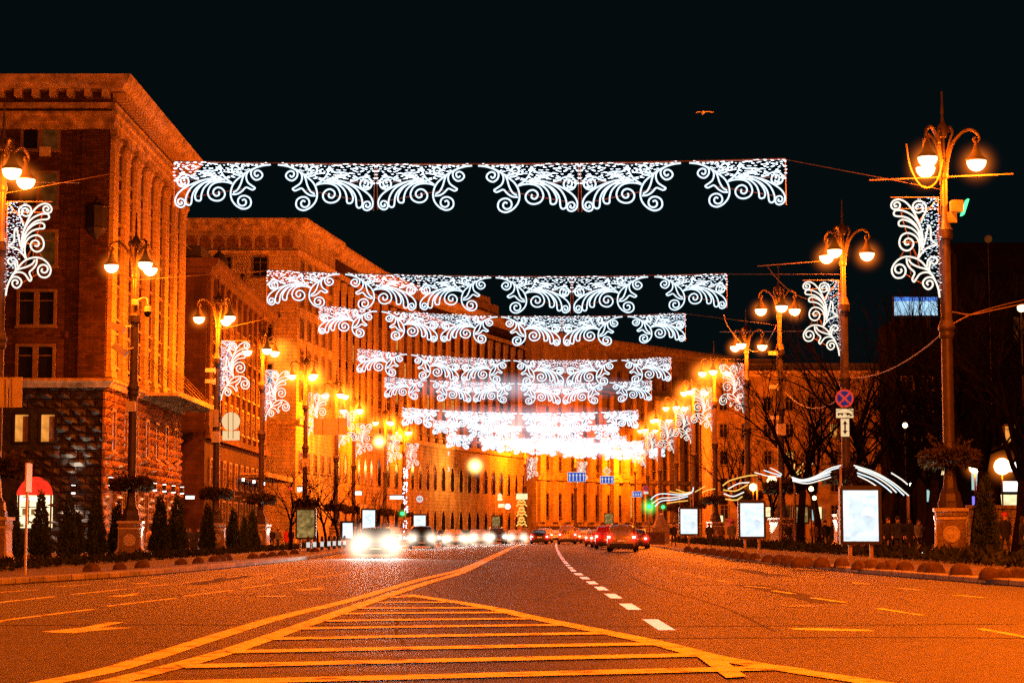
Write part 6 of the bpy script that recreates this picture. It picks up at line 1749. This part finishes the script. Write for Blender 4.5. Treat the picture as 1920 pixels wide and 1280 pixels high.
    # wheels
    for s in (-1, 1):
        for y in (-L_ / 2 + .85, L_ / 2 - .88):
            r = .34 if kind != 'sedan' else .31
            g = MB(); vs = []; fs = []; n = 18
            pr = [(.19, 0), (r - .03, 0), (r, .04), (r, .18), (r - .03, .22), (.19, .22)]
            for rr, xx in pr:
                for q in range(n): vs.append((s * (W - .21 + xx), y + rr * math.cos(2 * PI * q / n), r + rr * math.sin(2 * PI * q / n)))
            for i in range(len(pr) - 1):
                for q in range(n): fs.append((i * n + q, i * n + (q + 1) % n, (i + 1) * n + (q + 1) % n, (i + 1) * n + q))
            g.add(vs, fs); w_ = g.build('wheel', 'tyre', t)
            g = MB(); vs = []; n = 15
            for q in range(n):
                rr = .2 if q % 3 else .13
                vs.append((s * (W - .005), y + rr * math.cos(2 * PI * q / n), r + rr * math.sin(2 * PI * q / n)))
            vs.append((s * (W + .012), y, r)); g.add(vs, [(q, (q + 1) % n, n) for q in range(n)]); g.build('rim', 'rim', w_)
            g = MB(); g.tube([(s * (W * .985), y + (r + .045) * math.cos(a), r + (r + .045) * math.sin(a)) for a in [-.15 + i * (PI + .3) / 10 for i in range(11)]], .04, 5); g.build('wheel_arch', 'bumper', t)
    zb0 = st[1][2]; w0 = st[1][1]
    # bumpers, plates, lights at both ends
    for e in (-1, 1):
        y = e * (L_ / 2)
        ww = st[0][1] if e < 0 else st[-1][1]
        ww = max(ww, .74)
        g = MB(); g.sweep([(-ww * 1.05, y - e * .12), (-ww * .8, y + e * .05), (ww * .8, y + e * .05), (ww * 1.05, y - e * .12)], [(-.08, .22), (.02, .22), (.05, .34), (.03, .52), (-.08, .54)], side=-e * 1); g.build('bumper', 'bumper', t)
        g = MB(); zz = .62 if kind != 'van' else .78
        if e < 0: zz = .70
        else: zz = .42
        g.box(-.26, .26, min(y + e * .09, y + e * .075), max(y + e * .09, y + e * .075), zz - .06, zz + .06); g.build('number_plate', 'plate', t)
    for s in (-1, 1):
        if kind == 'sedan': g = MB(); g.box(s * .78 - .13, s * .78 + .13, -L_ / 2 - .03, -L_ / 2 + .1, .66, .86)
        elif kind == 'van': g = MB(); g.box(s * .84 - .09, s * .84 + .09, -L_ / 2 - .03, -L_ / 2 + .1, .85, 1.25)
        else: g = MB(); g.box(s * .76 - .14, s * .76 + .14, -L_ / 2 - .03, -L_ / 2 + .08, .82, 1.02)
        tl = g.build('tail_light', 'red', t)
        g = MB(); z = {'sedan': .76, 'van': .98, 'suv': .92}[kind]; g.box(s * .78 - .09, s * .78 + .09, -L_ / 2 - .045, -L_ / 2 - .032, z - .07, z + .07); g.build('lamp_core', 'redhot', tl)
        if rear: ball('glow', .6, HALOR, (s * .78, -L_ / 2 - .1, z), tl)
        g = MB(); zf = st[-2][2] - .14; c = (s * (st[-2][1] - .17), L_ / 2 - .06, zf)
        g.lathe([(.02, -.05), (.13, -.04), (.15, 0), (.15, .1)], 14, (0, 0, 0))
        g2 = MB(); g2.v = [(c[0] + x * 1.25, c[1] - z_ + .06, c[2] + y_ * .8) for x, y_, z_ in g.v]; g2.f = g.f; g2.mi = g.mi
        g2.build('headlight', 'head' if not rear else 'glass', t, True)
    if kind == 'suv':
        for s in (-1, 1):
            g = MB(); g.tube([(s * .6, -L_ / 2 + .5, 1.68), (s * .62, -L_ / 2 + .7, 1.75), (s * .62, -.2, 1.75), (s * .6, .1, 1.67)], .025, 5); g.build('roof_rail', 'rim', t)
    return t
PA_ = {k: carpaint(k + '_car_paint', c) for k, c in (('silver', (.42, .40, .37)), ('champagne', (.26, .19, .12)), ('red', (.32, .02, .015)), ('black', (.02, .02, .022)), ('white', (.7, .7, .68)), ('blue', (.05, .07, .16)), ('yellow', (.6, .38, .06)))}
def putcar(c, px, Y, rot, z=0.0):
    p = at(px, 1000, Y); c.location = (p.x, Y, z); c.rotation_euler = (0, 0, rot); return c
# going away from us (tail lights)
putcar(car('suv', PA_['champagne'], 'pale gold off-road car with lit tail lights, nearest of the cars driving away'), 1168, 126, -.10)
putcar(car('suv', PA_['red'], 'red car half hidden behind the pale gold off-road car'), 1139, 148, -.06)
putcar(car('sedan', PA_['silver'], 'silver car behind the red one in the queue at the right lane line'), 1116, 176, -.05)
putcar(car('sedan', PA_['black'], 'black car beside the kerb just right of the pale gold off-road car'), 1194, 150, -.12)
putcar(car('van', PA_['champagne'], 'boxy pale small van seen square from behind in the middle lane'), 1063, 205, 0.0)
putcar(car('sedan', PA_['black'], 'dark saloon with red tail lights left of the boxy van'), 1010, 208, .02)
putcar(car('suv', PA_['silver'], 'grey car partly hidden ahead of the dark saloon'), 1021, 232, .0)
putcar(car('sedan', PA_['yellow'], 'yellow taxi ahead of the boxy van on its right'), 1086, 236, -.1)
putcar(car('sedan', PA_['white'], 'white car far ahead at the bend between the van and the queue'), 1102, 225, -.1)
putcar(car('van', PA_['yellow'], 'yellow van roof showing behind the red car in the queue'), 1140, 196, -.08)
putcar(car('sedan', PA_['silver'], 'silver saloon squeezed between the red car and the yellow van'), 1128, 164, -.06)
putcar(car('suv', PA_['black'], 'dark off-road car far ahead between the taxi and the white car'), 1096, 262, -.12)
putcar(car('sedan', PA_['red'], 'red saloon ahead of the black car at the right kerb'), 1176, 186, -.12)
putcar(car('sedan', PA_['white'], 'white saloon far ahead just left of the boxy van'), 1040, 256, -.02)
# coming towards us (headlights)
ONC = [('sedan', 'blue', 705, 97, 'first oncoming car lost in the white glare of its headlights', 2.2), ('suv', 'black', 790, 150, 'dark oncoming car with bluish headlights, second from the left', .75), ('sedan', 'white', 850, 168, 'oncoming car with two round warm headlights in the middle of the row', .8), ('sedan', 'silver', 897, 186, 'oncoming car behind the warm pair with merged headlights', .9),
       ('suv', 'blue', 931, 206, 'dark oncoming car with a visible roof near the centre line', .6), ('sedan', 'silver', 966, 214, 'oncoming car closest to the centre line with white headlights', .8), ('sedan', 'black', 868, 204, 'oncoming car in the back of the row behind the warm pair', .7), ('suv', 'white', 735, 190, 'white delivery car behind the first glaring car', .5), ('sedan', 'blue', 832, 222, 'oncoming car farthest back in the left lane', .5)]
for kind, pc, px, Y, lab, k in ONC:
    c = car(kind, PA_[pc], lab, rear=False)
    for s in (-1, 1):
        x, y, z = s * (.66 if kind == 'sedan' else .7), (4.5 if kind == 'sedan' else 4.6) / 2, .62 if kind == 'sedan' else .75
        hl = [h for h in c.children if h.name.startswith('headlight')][0 if s < 0 else 1]
        ball('glow', k * 1.3 if k < 1 else 1.35, HALOW, (x, y + .1, z), hl)
        light('headlight_beam', 'SPOT', (x, y + .12, z), (1, .93, .82), 1500 * (2.2 if k > 1 else 1), .08, c, rot=(R(90 - 4), 0, 0), size=R(70), blend=.8)
    putcar(c, px, Y, PI + (.10 if px > 800 else .06))
# motorcycle-free extra: glare pool is real light from the beams above

# ---------------------------------------------------------------- world, light, render
w = bpy.data.worlds.new('World'); scene.world = w; w.use_nodes = True
N = w.node_tree.nodes; L = w.node_tree.links
bg = N['Background']
sky = N.new('ShaderNodeTexSky'); sky.sky_type = 'NISHITA'; sky.sun_disc = False
sky.sun_elevation = R(-7); sky.sun_rotation = R(200)
hsv = N.new('ShaderNodeMix'); hsv.data_type = 'RGBA'; hsv.blend_type = 'ADD'; hsv.inputs['Factor'].default_value = 1.0
hsv.inputs['B'].default_value = (.028, .075, .092, 1)
L.new(sky.outputs[0], hsv.inputs['A'])
L.new(hsv.outputs['Result'], bg.inputs['Color'])
bg.inputs['Strength'].default_value = .05
sun_d = bpy.data.lights.new('moonlight', 'SUN'); sun_d.energy = .004; sun_d.angle = R(.5); sun_d.color = (1, .9, .8)
sun = bpy.data.objects.new('moonlight', sun_d); COL.objects.link(sun); sun.rotation_euler = (R(55), 0, R(20))
scene.view_settings.view_transform = 'Standard'
scene.view_settings.look = 'None'
scene.view_settings.exposure = 0
scene.view_settings.gamma = 1
scene.render.engine = 'CYCLES'
cy = scene.cycles
cy.use_denoising = False
cy.use_light_tree = True
cy.max_bounces = 5; cy.diffuse_bounces = 2; cy.glossy_bounces = 2; cy.transmission_bounces = 2; cy.volume_bounces = 0; cy.transparent_max_bounces = 24
cy.sample_clamp_indirect = 4.0
cy.sample_clamp_direct = 20.0
cy.caustics_reflective = False; cy.caustics_refractive = False
cy.volume_step_rate = 1.0
cy.volume_max_steps = 32
